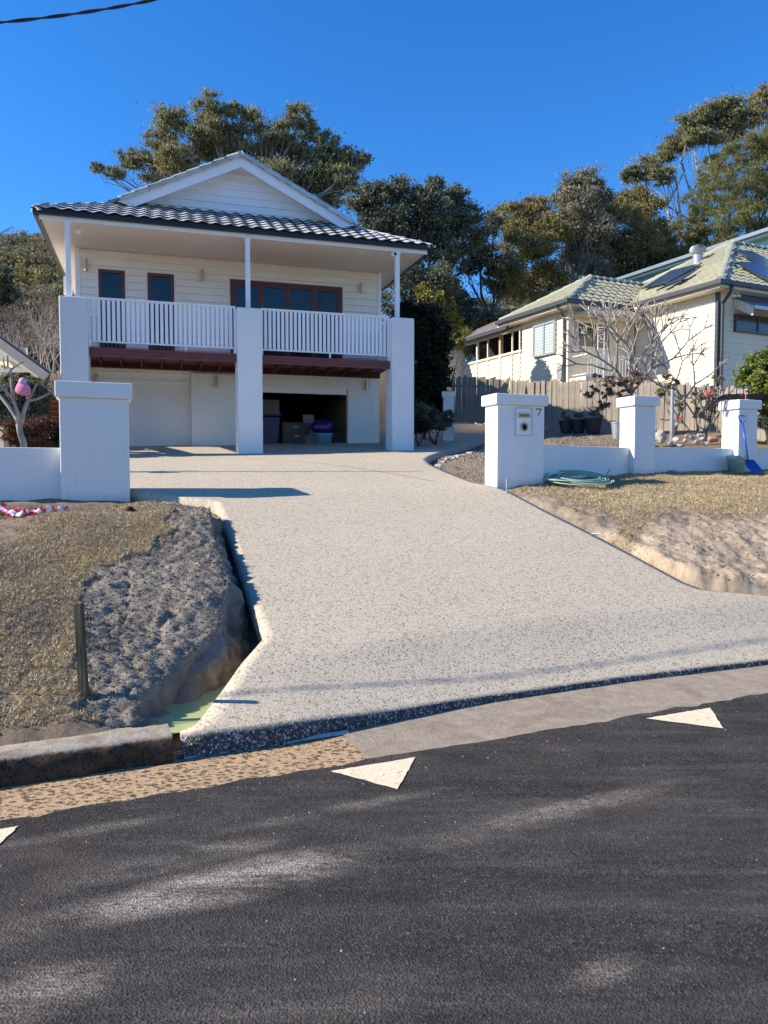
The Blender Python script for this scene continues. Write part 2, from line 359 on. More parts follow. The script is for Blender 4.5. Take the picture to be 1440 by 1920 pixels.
def asphalt():
    t = NT('new_asphalt'); a = R(-ROAD.deg)
    cells = t.vor(110, 'Color'); sep = t.node('ShaderNodeSeparateColor'); t.l.new(cells, sep.inputs[0]); d1 = t.vor(110, 'Distance')
    c = t.ramp(sep.outputs[0], [(0, (.010, .010, .0105)), (.5, (.024, .0235, .023)), (.9, (.046, .0445, .042)), (.996, (.06, .06, .058)), (1, (.11, .105, .10))])
    st = t.mapping(rot=(0, 0, a), scale=(.35, 2.3, 1))
    s1 = t.noise(1.1, 5, .6, co=st); c = t.mix(t.ramp(s1, [(.35, 0), (.7, 1)]), c, t.mix(.5, c, (.065, .063, .062)))
    # chalky residue: streaks and dusty patches along the road
    fine = t.noise(60, 4, .8, co=t.mapping(rot=(0, 0, a), scale=(.5, 1.6, 1)))
    s2 = t.ramp(t.noise(1.3, 6, .65, co=t.mapping(rot=(0, 0, a), scale=(.5, 3.2, 1), loc=(3, 1, 0)), dist=.3), [(.57, 0), (.72, 1)])
    m = t.math('MULTIPLY', s2, .30)
    s3 = t.ramp(t.noise(1.0, 6, .7, co=t.mapping(rot=(0, 0, a), scale=(.22, 5.0, 1), loc=(7, 3, 0)), dist=.2), [(.50, 0), (.70, 1)]); m = t.math('ADD', m, t.math('MULTIPLY', s3, .38))
    for (px, py, sx, sy, k) in [(470, 1645, .62, .14, 2.0), (270, 1690, .6, .10, 1.0), (330, 1612, .6, .08, .9), (1130, 1500, .8, .07, .8), (20, 1870, .35, .14, 1.2), (620, 1520, .7, .05, .55), (150, 1560, .5, .05, .6), (1120, 1820, .2, .06, .9), (880, 1560, 1.2, .1, .5)]:
        aa, bb = ray(px, py); Y = -EYE/bb
        mp = t.mapping(loc=(aa*Y, Y, 0), rot=(0, 0, R(ROAD.deg)), scale=(sx, sy*1.3, 50), type='TEXTURE')
        g = t.node('ShaderNodeTexGradient', gradient_type='SPHERICAL'); t.l.new(mp, g.inputs[0])
        m = t.math('ADD', m, t.math('MULTIPLY', t.ramp(g.outputs[1], [(0, 0), (.6, 1)]), k))
    m = t.math('MULTIPLY', m, t.ramp(t.noise(2.6, 6, .7, co=t.mapping(rot=(0, 0, a), scale=(.6, 1.8, 1), loc=(9, 4, 0)), dist=.6), [(.38, .1), (.6, 1.1)]))
    m = t.math('MULTIPLY', m, t.ramp(fine, [(.36, 0), (.75, 1)]), clamp=True)
    c = t.mix(t.math('MULTIPLY', m, .8), c, (.34, .32, .285))
    rust = t.ramp(t.noise(.9, 3, .5, co=t.mapping(loc=(5, 2, 0))), [(.62, 0), (.72, 1)])
    c = t.mix(t.math('MULTIPLY', rust, .25), c, (.10, .07, .055))
    mo = t.ramp(t.noise(3.2, 6, .7, co=t.mapping(rot=(0, 0, a), scale=(.6, 1.4, 1))), [(.35, .75), (.65, 1.35)]); c = t.mix(1.0, c, mo, 'MULTIPLY'); c = t.mix(1.0, c, (1.12, 1.03, .95), 'MULTIPLY')
    t.color(c).set(.85, .2); t.bump(t.mix(.5, d1, t.noise(35, 4, .7)), .008, 1); return t.m
M['asphalt'] = asphalt()
def gutter_mat(ochre):
    t = NT('ochre_gutter' if ochre else 'grey_gutter'); co = t.mapping(rot=(0, 0, R(-ROAD.deg)), scale=(1, 1.7, 1))
    d = t.vor(24, 'Distance', co=co); n = t.noise(9, 6, .7)
    if ochre:
        c = t.mix(t.ramp(n, [(.3, 0), (.7, 1)]), (.42, .27, .14), (.52, .37, .22))
        c = t.mix(t.ramp(t.math('ADD', t.noise(30, 4, .7, co=co), t.math('MULTIPLY', d, -.35)), [(.33, 0), (.40, 1)]), c, (.10, .08, .06))
        t.bump(t.noise(28, 5, .7, co=co), .012)
    else:
        c = t.mix(t.ramp(n, [(.3, 0), (.7, 1)]), (.24, .19, .14), (.38, .32, .245))
        c = t.mix(t.math('MULTIPLY', t.ramp(t.noise(70, 3, .8), [(.55, 0), (.7, 1)]), .5), c, (.10, .09, .08)); c = t.mix(t.math('MULTIPLY', t.ramp(t.noise(2.5, 7, .75, dist=.5), [(.5, 0), (.66, 1)]), .45), c, (.15, .115, .08)); c = t.mix(t.math('MULTIPLY', t.ramp(t.noise(3.5, 6, .8, co=t.mapping(loc=(4, 4, 0))), [(.62, 0), (.7, 1)]), .5), c, (.48, .45, .40)); t.bump(t.noise(60, 5, .7), .006)
    t.color(c).set(.85, .2); return t.m
M['gutter_ochre'] = gutter_mat(True); M['gutter_grey'] = gutter_mat(False)
t = NT('old_kerb'); n = t.noise(11, 6, .7); geo = t.node('ShaderNodeNewGeometry'); sx = t.node('ShaderNodeSeparateXYZ'); t.l.new(t.co, sx.inputs[0])
c = t.mix(t.ramp(n, [(.3, 0), (.7, 1)]), (.035, .024, .016), (.115, .075, .045)); c = t.mix(t.ramp(t.vor(38, 'Distance'), [(.15, 1), (.35, 0)]), c, (.02, .015, .01))
c = t.mix(t.ramp(t.math('ADD', sx.outputs[2], t.math('MULTIPLY', n, .03)), [(.142, 0), (.156, 1)]), c, t.mix(t.ramp(t.noise(8, 7, .8), [(.38, 0), (.62, 1)]), (.25, .19, .13), (.44, .39, .32)))
t.color(c).set(.9, .15); t.bump(t.mix(.5, t.noise(70, 5, .75), n), .010); M['kerb'] = t.m
M['paint'] = simple('worn_cream_road_paint', (.74, .62, .43), .7, .3, var=.12, vs=12, bump=.004, bs=80, dirt=((.22, .18, .14), .56, 16, .6))
# earth and dry turf; mask: R grass, G grey clay, B pale sandy clay
def earth():
    t = NT('earth_and_dry_turf'); z = t.node('ShaderNodeSeparateColor'); t.l.new(t.attr('zone', 'Color'), z.inputs[0])
    n1 = t.noise(6, 7, .7); n2 = t.noise(38, 5, .75); n3 = t.noise(1.2, 4, .6)
    br = t.mix(t.ramp(n1, [(.3, 0), (.7, 1)]), (.13, .095, .065), (.27, .205, .15))
    gc = t.mix(t.ramp(n1, [(.3, 0), (.7, 1)]), (.16, .142, .118), (.34, .30, .245))
    gc = t.mix(t.math('MULTIPLY', t.ramp(n2, [(.55, 0), (.68, 1)]), .5), gc, (.46, .415, .345))
    pc = t.mix(t.ramp(n1, [(.3, 0), (.7, 1)]), (.31, .225, .145), (.50, .415, .31))
    gr = t.mix(t.ramp(n3, [(.35, 0), (.65, 1)]), (.30, .22, .14), (.42, .33, .20)); gr = t.mix(t.ramp(n2, [(.4, 0), (.65, 1)]), gr, (.22, .165, .10))
    c = t.mix(z.outputs[1], br, gc); c = t.mix(z.outputs[2], c, pc); c = t.mix(z.outputs[0], c, gr)
    t.color(c).set(.95, .05); t.bump(t.mix(.5, n2, t.noise(90, 4, .8)), .012); return t.m
M['earth'] = earth()
t = NT('turf_blades'); a = t.attr('tone'); n3 = t.noise(1.5, 4, .6)
c = t.ramp(a, [(0, (.18, .14, .07)), (.45, (.46, .37, .21)), (.8, (.68, .56, .37)), (1, (.80, .70, .52))]); c = t.mix(t.math('MULTIPLY', t.ramp(n3, [(.45, 0), (.65, 1)]), .45), c, (.46, .37, .14)); c = t.mix(t.math('MULTIPLY', t.ramp(t.noise(.9, 5, .65), [(.42, 1), (.56, 0)]), .6), c, (.34, .26, .18))
t.color(c).set(.8, .2); M['blades'] = t.m
t = NT('milky_green_water'); t.color(t.mix(t.noise(3, 3, .5), (.36, .44, .16), (.48, .54, .26))).set(.08, .5); M['water'] = t.m
print('materials ok')

# ================================================================== THE GROUND
def W(px, py, off=0.0): h = hit(px, py, off); return (h.x, h.y)
left_pts = [(-1.14, 4.13), (-1.07, 4.63), (-.89, 5.55), (-1.07, 6.1), (-1.25, 6.70), (-1.67, 8.11), (-2.13, 9.45), (-3.3, 9.89), (-4.7, 11.4), (-6.2, 13.5), (-8.0, 17.0)]
right_pts = [(6.5, 7.46), (3.84, 7.41), (3.19, 7.40), (3.05, 7.55), (2.74, 8.31), (2.19, 9.59), (1.77, 10.95), (1.36, 11.35), (1.05, 12.27), (.83, 13.2), (.80, 14.2), (.98, 15.4), (1.49, 17.6), (2.5, 20.5), (4.0, 25.0), (5.2, 31.0)]
LV = sorted([(rs(*p)[1], rs(*p)[0]) for p in left_pts]); RV = sorted([(rs(*p)[1], rs(*p)[0]) for p in right_pts])
lv = np.array(LV); rv = np.array(RV)
def vb(r): return np.interp(r, [.8, 1.4, 1.85, 2.97, 4.2, 5.7, 9.5], [.42, .40, .46, .60, .62, .55, .50])
def lip_h(r): return np.interp(r, [.8, 1.5, 2.2, 3.2, 9], [.145, .13, .085, .055, .05])
VEND = 27.0
def drive_top(r, v):
    x, y = rw(r, v); d = Dz(x, y); b = vb(r)
    t = np.clip((v-b-.02)/.75, 0, 1); low = lip_h(r)+(v-b)*.10
    return low*(1-t)+d*t
rows = [('lip', a, k) for a, k in ((0, 0), (.002, .5), (.006, .82), (.018, .95), (.05, 1.0))]
vs_ = list(np.arange(.58, 6.8, .09))+list(np.arange(6.8, VEND, .25))
NC = 56; V = []; 
for k in rows:
    r = np.linspace(lv[0, 1], rv[0, 1], NC); b = vb(r); h = lip_h(r); x, y = rw(r, b+k[1]); wob = .006*fbm(x, y, 9, 3, 4)
    V.append(np.stack([x+wob, y-wob, np.where(k[2] == 0, -.01, h*k[2]+k[1]*.1)], 1))
for v in vs_:
    r = np.linspace(np.interp(v, lv[:, 0], lv[:, 1]), np.interp(v, rv[:, 0], rv[:, 1]), NC)
    b = vb(r); v2 = np.where(v < 1.2, b+.12+(v-.58)*(1.2-b-.12)/(1.2-.58), v)
    x, y = rw(r, v2); V.append(np.stack([x, y, drive_top(r, v2)], 1))
nr = len(V); top = np.concatenate(V)
idx = np.arange(nr*NC).reshape(nr, NC)
Fq = np.stack([idx[:-1, :-1], idx[:-1, 1:], idx[1:, 1:], idx[1:, :-1]], -1).reshape(-1, 4)
# leave the slab out under the house
cx = top[Fq].mean(1); hp, hq = HOUSE.loc(cx[:, 0], cx[:, 1]); Fq = Fq[~((np.abs(hp) < 3.72) & (hq > 2.15))]
# skirts down the two side edges
vsx = [top]; nb = nr*NC
for c, flip in ((0, 0), (NC-1, 1)):
    e = idx[:, c]; low = top[e].copy(); low[:, 2] -= .17; vsx.append(low); l_ = np.arange(nb, nb+nr); nb += nr
    q = np.stack([e[:-1], e[1:], l_[1:], l_[:-1]], -1); Fq = np.concatenate([Fq, q[:, ::-1] if flip else q])
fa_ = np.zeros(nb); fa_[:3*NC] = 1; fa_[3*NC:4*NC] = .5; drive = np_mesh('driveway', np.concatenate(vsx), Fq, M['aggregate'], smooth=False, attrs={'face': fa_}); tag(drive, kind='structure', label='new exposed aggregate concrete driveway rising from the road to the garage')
drive_poly = [rw(float(np.interp(v, lv[:, 0], lv[:, 1])), v) for v in np.arange(.42, VEND, .3)]+[rw(float(np.interp(v, rv[:, 0], rv[:, 1])), v) for v in np.arange(VEND, .42, -.3)]

# left mound and its cut edge towards the slab
cut = [(-2.16, 9.22), (-1.90, 8.5), (-1.72, 7.9), (-1.54, 7.24), (-1.38, 6.8), (-1.22, 6.3), (-1.17, 5.95), (-1.13, 5.6), (-1.20, 5.3), (-1.29, 5.0), (-1.36, 4.75), (-1.42, 4.5), (-1.36, 4.32)]
mound_poly = cut+[rw(.55, .45), rw(-14, .45), rw(-14, 6.6), (-3.4, 9.9), (-2.3, 9.45)]
def px_poly(pts): return [W(*p) for p in pts]
grassL = px_poly([(115, 948), (250, 932), (322, 942), (327, 1030), (290, 1068), (172, 1120), (150, 1250), (175, 1330), (230, 1362), (100, 1405), (0, 1425)])+[rw(-14, .7), rw(-14, 6.4)]+px_poly([(40, 952)])
dirtL = px_poly([(-400, 980), (0, 962), (80, 962), (95, 990), (60, 1050), (0, 1075), (-300, 1100)])
grassR = px_poly([(962, 914), (1100, 893), (1440, 880)])+[rw(14, 6.0), rw(14, 4.3)]+px_poly([(1440, 978), (1330, 982), (1262, 970), (1215, 1000), (1150, 982), (1085, 955), (1000, 930)])
patchR = px_poly([(1150, 1000), (1165, 985), (1200, 990), (1212, 1012), (1180, 1030), (1150, 1020)])
def zones(x, y):
    r, v = rs(x, y); j = fbm(x, y, 3, 4, 11)*.16
    gl = sstep(-(sdist(x, y, grassL)+j), -.04, .10); gr = sstep(-(sdist(x, y, grassR)+j*.8), -.05, .12)
    gp = sstep(-(sdist(x, y, patchR)+j*.5), -.05, .08); dl = sstep(-(sdist(x, y, dirtL)+j), -.05, .25)
    verge = (v > .4) & (v < 6.2); dm = sdist(x, y, mound_poly); dr = sdist(x, y, drive_poly)
    thin = np.clip(.75+1.1*fbm(x, y, .8, 4, 31), .35, 1)
    G = np.where(verge & (x < 1), gl*(1-dl*.9)*np.where(v < 2.6, thin, np.clip(thin+.35, 0, 1)), 0)+np.where(verge & (x > 1), np.maximum(gr, gp*.8), 0)
    lowl = (1-sstep(r+.5*j, .28, .45))*(1-sstep(v, 1.3, 1.8))*(v > .62)*(x < 1); gl = np.maximum(gl, lowl); G = np.maximum(G, lowl*np.clip(.75+.9*fbm(x, y, 3, 3, 61), .2, 1))
    clay = np.where(verge & (x < 1) & (x > -3.2), (1-gl)*(.12+.88*sstep(-dm+j*.4, .02, .16)), 0)
    clay = np.where(verge & (x > 1), (1-gr)*sstep(v, 2.9, 3.6)*.35, clay); pale = np.where(verge & (x > 1), (1-gr)*(1-.75*sstep(v, 2.9, 3.6))*np.where(v < 3, 1-.6*np.exp(-(np.clip(dr-.05, 0, 3)/.05)**2)*np.clip(.5+2*fbm(x, y, 9, 3, 51), 0, 1), 1), 0)+np.where(verge & (x < 1), dl*.35, 0)
    back = (v >= 6.2)
    G = G*sstep(-dm+j*.3, -.02, .10)*(x < 1)+G*(x >= 1); G = np.where(back, np.where(v > 14, .25, .25*np.clip(.5+1.5*fbm(x, y, 1, 3, 8), 0, 1)), G)
    clay = np.where(back, .22+.3*fbm(x, y, 2, 3, 41), clay)
    return np.stack([np.clip(G, 0, 1), np.clip(clay, 0, 1), np.clip(pale, 0, 1)], -1)
def ground_z(x, y, fine=True):
    x = np.asarray(x, float); y = np.asarray(y, float); r, v = rs(x, y); d = Dz(x, y)
    dd = sdist(x, y, drive_poly); dl = sdist(x, y, mound_poly)
    n1 = fbm(x, y, 1.1, 3, 1); n2 = fbm(x, y, 5, 5, 2); n3 = fbm(x, y, 22, 4, 3); n4 = fbm(x, y, 60, 3, 6)
    z = zones(x, y); rough = z[..., 1]+z[..., 2]*.5
    rough_amp = np.clip(.6+rough, 0, 1.3)
    Mt = d+.17*sstep(v, 1.0, 2.3)*(1-sstep(v, 4.4, 5.7))-.05*sstep(v, 4.6, 5.8)+n1*.07+n2*.032*rough_amp+n3*.022*rough_amp+n4*.012*rough_amp-.03*np.clip(.1-np.abs(fbm(x, y, 2.2, 3, 71)), 0, .1)/.1*rough
    Mt = Mt-.07*np.exp(np.clip(dl, -3, 0)/.14)*(v < 5)*(1-sstep(v, 3.6, 5))
    Mt = Mt+np.where(z[..., 0] > .5, .02, 0)
    Tr = np.where(v < 4.5, np.maximum(.02, d-.34), d-.12-.2*(1-sstep(v, 4.5, 5.6)))+n2*.02
    w = sstep(-dl+n2*.05+n3*.02, .03, .10)
    gL = Tr*(1-w)+Mt*w
    gL = np.where(v < .95, np.minimum(gL, .135+(v-.6)*.8+n2*.03*w) if True else gL, gL)
    Rt = d+(.10-.03*sstep(v, 2.4, 3.4))*(1-sstep(v, 4.6, 5.7))+n1*.03+n2*.05*rough_amp+n3*.022*rough_amp+n4*.01*rough_amp+.02
    Rt = Rt-.10*np.exp(-np.clip(dd, 0, 5)/.28)*sstep(v, 2.3, 3.1)
    w2 = sstep(dd+n2*.04+n3*.02-.05*(v < 3.6)-.10*np.exp(-((v-4.1)/.35)**2), .03, .09+.10*sstep(v, 2, 3)*(1-sstep(v, 4, 5))); gR = (d-.05)*(1-w2)+Rt*w2
    g = np.where(x < .5, gL, gR)
    yard = d-.01+n1*.04+n2*.03-.13*np.exp(-np.clip(dd, 0, 9)/.5)+.35*sstep(y, 14, 19.5)*sstep(x, 2.2, 4.0)*sstep(dd, .3, 2)*(y < 60)
    t = sstep(v, 5.9, 6.25); g = g*(1-t)+yard*t
    inside = sstep(-dd, .0, .06); g = g*(1-inside)+(np.where(v < 1.3, -.06, d-.24))*inside
    k = (v < .585); g = np.where(k, -.10, g)
    hp, hq = HOUSE.loc(x, y); ins = (np.abs(hp) < 3.9) & (hq > 1.7) & (hq < 17); g = np.where(ins, np.minimum(g, 2.0), g)
    hill = 25*sstep(y, 48, 118)*sstep(-x/np.maximum(y, 1), .24, .46)+5*sstep(y, 50, 120)*sstep(x/np.maximum(y, 1), .2, .5)
    return g+hill
def axis(segs):
    o = []
    for a, b, st in segs: o += list(np.arange(a, b, st))
    return np.array(o+[segs[-1][1]])
gx = axis([(-240, -60, 12), (-60, -12, 2.0), (-12, -5, .12), (-5, -3.2, .05), (-3.2, -.7, .021), (-.7, .8, .12), (.8, 1.6, .06), (1.6, 5.2, .028), (5.2, 12, .15), (12, 60, 2.0), (60, 240, 12)])
gy = axis([(-40, 0, 5), (0, 3.6, .4), (3.6, 6.4, .024), (6.4, 10, .034), (10, 14, .08), (14, 30, .4), (30, 60, 1.5), (60, 320, 8)])
X, Y = np.meshgrid(gx, gy); Z = ground_z(X.ravel(), Y.ravel()); ZN = zones(X.ravel(), Y.ravel())
nx, ny = len(gx), len(gy); I = np.arange(nx*ny).reshape(ny, nx)
Fg = np.stack([I[:-1, :-1], I[:-1, 1:], I[1:, 1:], I[1:, :-1]], -1).reshape(-1, 4)
ground = np_mesh('ground', np.stack([X.ravel(), Y.ravel(), Z], 1), Fg, M['earth'], smooth=False, attrs={'zone': ZN})
tag(ground, kind='structure', label='bare clay and dry turf verges, garden beds and hillside')

# crumbling cut faces, finely displaced (terrain, not a wall)
def cut_face(label, pts, inward, top_in, foot, batter, nz, seed, clay, pale, ln0=0.0):
    P = np.array(pts, float); seg = np.hypot(*(P[1:]-P[:-1]).T); cum = np.concatenate([[0], np.cumsum(seg)]); n = int(cum[-1]/.013)
    sN = np.linspace(0, cum[-1], n); k_ = np.ones(15)/15
    x = np.interp(sN, cum, P[:, 0]); y = np.interp(sN, cum, P[:, 1]); xs_ = np.convolve(np.pad(x, 7, 'edge'), k_, 'valid'); ys_ = np.convolve(np.pad(y, 7, 'edge'), k_, 'valid')
    tx = np.gradient(xs_); ty = np.gradient(ys_); L = np.hypot(tx, ty); nx_ = -ty/L*inward; ny_ = tx/L*inward
    zt = ground_z(xs_+nx_*top_in, ys_+ny_*top_in); kk = np.ones(9)/9; zt = np.convolve(np.pad(zt, 4, 'edge'), kk, 'valid')
    zb = foot(xs_, ys_); rows_ = []
    for j in range(nz+1):
        t_ = j/nz; z = zt*(1-t_)+zb*t_
        o = top_in*(1-min(1, t_/.16))-batter*t_**1.4
        nz_ = (fbm(sN, z, 5, 3, seed)*.045+fbm(sN, z, 17, 3, seed+1)*.028+fbm(sN*1.3, z*.7, 55, 3, seed+2)*.013)*(.25+.75*min(1, t_/.2))
        crk = np.clip(.12-np.abs(fbm(sN, z*.35, 4.2, 2, seed+5)), 0, .12)*.35*(t_ > .1)
        o = o+nz_+crk; rows_.append(np.stack([xs_+nx_*o, ys_+ny_*o, z+fbm(sN, z, 20, 2, seed+7)*.012+(.004 if j == 0 else 0)], 1))
    V_ = np.concatenate(rows_); I_ = np.arange(n*(nz+1)).reshape(nz+1, n); F_ = np.stack([I_[:-1, :-1], I_[:-1, 1:], I_[1:, 1:], I_[1:, :-1]], -1).reshape(-1, 4)
    if inward < 0: F_ = F_[:, ::-1]
    tt_ = np.repeat(np.arange(nz+1)/nz, n); ss_ = np.tile(sN, nz+1); cl = np.clip(clay+.6*fbm(ss_, V_[:, 2], 7, 4, seed+9), 0, 1); pl_ = np.clip(pale+.8*fbm(ss_, V_[:, 2], 5, 4, seed+11), 0, 1)
    return tag(np_mesh('cut_bank', V_, F_, M['earth'], attrs={'zone': np.stack([cl*0, cl, pl_], -1)}), label, kind='structure')
cut_face('crumbling clay face of the trench left of the driveway', cut[1:]+[rw(.72, .63)], -1, .075, lambda x, y: np.where(rs(x, y)[1] < 4.5, np.maximum(.0, Dz(x, y)-.36), Dz(x, y)-.2), .07, 26, 61, .45, -.05)
edge_r = [rw(float(np.interp(v, rv[:, 0], rv[:, 1]))+.05, v) for v in np.arange(.75, 3.5, .1)]
cut_face('low crumbling orange clay edge right of the driveway', edge_r, 1, .085, lambda x, y: Dz(x, y)-.06, .02, 14, 81, .15, .55)

# road, gutter, kerb
def ribbon(name, mat, r0, r1, vfun0, vfun1, z0, z1, step=.12, nv=4, jag=0.0, jag0=0.0):
    r = np.arange(r0, r1, step); Vx = []
    for k in range(nv+1):
        t = k/nv; a = vfun0(r); b = vfun1(r)+jag*fbm(r, r*0+3.3, 6, 4, 7); a = a+jag0*fbm(r, r*0+8.1, 6, 4, 9); v = a*(1-t)+b*t; x, y = rw(r, v)
        Vx.append(np.stack([x, y, np.full(len(r), z0*(1-t)+z1*t)], 1))
    n = len(r); I = np.arange(n*(nv+1)).reshape(nv+1, n)
    Fx = np.stack([I[:-1, :-1], I[:-1, 1:], I[1:, 1:], I[1:, :-1]], -1).reshape(-1, 4)
    return np_mesh(name, np.concatenate(Vx), Fx, mat)
c0 = lambda k: (lambda r: np.full(len(r), float(k)))
road = ribbon('road', M['asphalt'], -120, 120, c0(-9), c0(0), 0.0, 0.0, step=.08, nv=2, jag=.05); tag(road, kind='structure', label='dark new asphalt road with chalky residue')
ge = lambda r: vb(r)+.12
g1 = ribbon('gutter', M['gutter_grey'], 1.86, 120, c0(-.12), ge, -.004, .012, jag0=0); tag(g1, kind='structure', label='grey brown concrete gutter below the driveway lip')
g2 = ribbon('gutter', M['gutter_ochre'], -120, 1.94, c0(-.12), c0(.55), -.0035, .006); tag(g2, kind='structure', label='ochre stained pitted gutter below the old kerb')
far_kerb = ribbon('verge', M['earth'], -120, 120, c0(-40), c0(-9), .1, .1, step=4); tag(far_kerb, kind='structure', label='verge on the near side of the road')
def kerb(r0, r1, name_label):
    r = np.arange(r0, r1, .03); prof = [(.395, -.02), (.40, .03), (.405, .075), (.415, .115), (.44, .143), (.52, .152), (.60, .152), (.65, .146), (.66, .02)]; Vx = []
    for a, z in prof:
        wv = (.022*fbm(r, r*0+a*31, 5, 4, 21)+.014*fbm(r, r*0+a*60, 14, 3, 25))*(1.0 if z > .02 else .3); wz = (.014*fbm(r, r*0+a*9, 3, 5, 22)+.008*fbm(r, r*0+a*40, 12, 3, 26))*(z > .05)
        x, y = rw(r, a+wv); Vx.append(np.stack([x, y, z+wz], 1))
    n = len(r); k = len(prof); I = np.arange(n*k).reshape(k, n)
    Fx = np.stack([I[:-1, :-1], I[:-1, 1:], I[1:, 1:], I[1:, :-1]], -1).reshape(-1, 4)
    Vx = np.concatenate(Vx); o = np_mesh('kerb', Vx, np.concatenate([Fx]), M['kerb'])
    # end cap
    cap = MB(); e = [Vx[I[j, -1]] for j in range(k)]; cap.add([tuple(p) for p in e], [tuple(range(k))]); cap.build('kerb_end', M['kerb'], o)
    return tag(o, kind='structure', label=name_label)
kerb(-30, .865, 'old worn concrete kerb left of the driveway')
kerb(9.6, 40, 'concrete kerb right of the driveway')
# cement smear at the foot of the lip
sm = MB()
for i in range(10):
    r0 = .9+i*.1; x, y = rw(r0, .425-.02*random.Random(i).random()-.01); x1, y1 = rw(r0+.1, .43-.012)
    x2, y2 = rw(r0+.1, .445); x3, y3 = rw(r0, .445); sm.add([(x, y, .009), (x1, y1, .009), (x2, y2, .022), (x3, y3, .022)], [(0, 1, 2, 3)])
tag(sm.build('cement_smear', simple('cement', (.5, .47, .42), .9, .1, bump=.004)), kind='structure', label='thin cement smear at the foot of the driveway edge')

# painted triangles on the asphalt
def onroad(px, py):
    a, b = ray(px, py); Y = -EYE/b; return (a*Y, Y)
def marker(pts, label):
    rn = random.Random(int(pts[0][0]*10)); out = []
    for i in range(len(pts)):
        a = Vector(pts[i]); b = Vector(pts[(i+1) % len(pts)]); n = 14
        for k in range(n):
            p = a.lerp(b, k/n); j = .004 if k else 0; out.append((p.x+rn.uniform(-j, j), p.y+rn.uniform(-j, j), .0045))
    c = sum((Vector(p) for p in out), Vector())/len(out); th = thing('road_marking', label, 'road marking', (c.x, c.y, 0.0), group='cream triangle markings along the road edge')
    m = MB(); m.add(out+[tuple(c)], [(i, (i+1) % len(out), len(out)) for i in range(len(out))]); m.build('painted_triangle', M['paint'], th, world=True)
marker([onroad(620, 1447), onroad(745, 1481), onroad(779, 1421)], 'cream painted triangle on the asphalt just below the ochre gutter end')
marker([onroad(1211, 1348), onroad(1357, 1367), onroad(1332, 1328)], 'cream painted triangle on the asphalt at the right, in front of the grey gutter')
d_ = Vector(onroad(745, 1481))-Vector(onroad(1357, 1367))
marker([tuple(Vector(onroad(-112, 1576))), tuple(Vector(onroad(-30, 1612))), onroad(35, 1550)], 'cream painted triangle cut off by the left edge of the photo')

# milky puddle in the trench
pd = MB(); P = [rw(-.05, .60), rw(.86, .60), (-1.02, 4.6), (-.93, 5.3), (-.95, 5.75), (-1.5, 5.75), (-1.9, 4.9)]
pd.add([(x, y, .088) for x, y in P], [tuple(range(len(P)))]); tag(pd.build('puddle', M['water']), kind='structure', label='milky green water lying in the trench beside the driveway')
# control joint in the slab
jm = MB(); a_ = Vector(W(370, 855)); b_ = Vector(W(812, 903))
for i in range(40):
    p = a_.lerp(b_, i/40); q = a_.lerp(b_, (i+1)/40); n = Vector((-(q-p).y, (q-p).x)).normalized()*.006
    def zt(P): r_, v_ = rs(P.x, P.y); return float(drive_top(np.array([r_]), np.array([v_]))[0])+.008
    c_ = [p-n, q-n, q+n, p+n]; jm.add([(k.x, k.y, zt(k)) for k in c_], [(0, 1, 2, 3)])
tag(jm.build('control_joint', simple('joint_filler', (.12, .11, .10), .9)), kind='structure', label='thin dark control joint across the driveway')

# turf blades and clods
def scatter(n, box, seed, dens):
    g = np.random.default_rng(seed); x = g.uniform(box[0], box[1], n); y = g.uniform(box[2], box[3], n); k = g.random(n) < dens(x, y); return x[k], y[k], g
def turf(name, label, box, n, hmin, hmax, seed):
    dens = lambda x, y: zones(x, y)[:, 0]*(sdist(x, y, drive_poly) > .04)*(rs(x, y)[1] < 6.05)*(rs(x, y)[1] > .70)
    x, y, g = scatter(n, box, seed, dens); z = ground_z(x, y); m = len(x)
    h = g.uniform(hmin, hmax, m); a = g.uniform(0, 2*np.pi, m); ln = g.uniform(.3, 1.3, m)*h; w = g.uniform(.0022, .005, m)
    a2 = g.uniform(0, 2*np.pi, m)
    b = np.stack([x, y, z-.004], 1); s = np.stack([np.cos(a2)*w, np.sin(a2)*w, 0*w], 1); tip = b+np.stack([np.cos(a)*ln, np.sin(a)*ln, h], 1)
    V = np.stack([b-s, b+s, tip], 1).reshape(-1, 3); tone = np.repeat(np.clip(g.normal(.5, .25, m), 0, 1), 3)
    o = np_mesh(name, V, np.arange(3*m).reshape(m, 3), M['blades'], attrs={'tone': tone}); return tag(o, label, 'grass', kind='stuff')
turf('dry_turf', 'short dry brown turf on the verge left of the driveway', (-6.5, -1.5, 3.9, 9.9), 560000, .008, .032, 1)
turf('dry_turf', 'short yellow brown turf along the low white wall on the right', (1.7, 9.5, 8, 15), 380000, .012, .035, 2)
def fibres(label, box, n, seed, dens, mat):
    x, y, g = scatter(n, box, seed, dens); z = ground_z(x, y); m = len(x); a = g.uniform(0, 2*np.pi, m); ln = g.uniform(.012, .05, m); h = g.uniform(-.002, .014, m); w = g.uniform(.0012, .0028, m)
    b = np.stack([x, y, z+.001], 1); sv_ = np.stack([-np.sin(a)*w, np.cos(a)*w, 0*w], 1); tip = b+np.stack([np.cos(a)*ln, np.sin(a)*ln, h], 1); V = np.stack([b-sv_, b+sv_, tip], 1).reshape(-1, 3)
    return tag(np_mesh('dead_roots', V, np.arange(3*m).reshape(m, 3), mat, attrs={'tone': np.repeat(np.clip(g.normal(.45, .25, m), 0, 1), 3)}), label, 'dead roots', kind='stuff')
t = NT('dead_fibre'); t.color(t.ramp(t.attr('tone'), [(0, (.09, .075, .055)), (.5, (.28, .245, .19)), (1, (.52, .46, .36))])).set(.9, .1); M['fibre'] = t.m
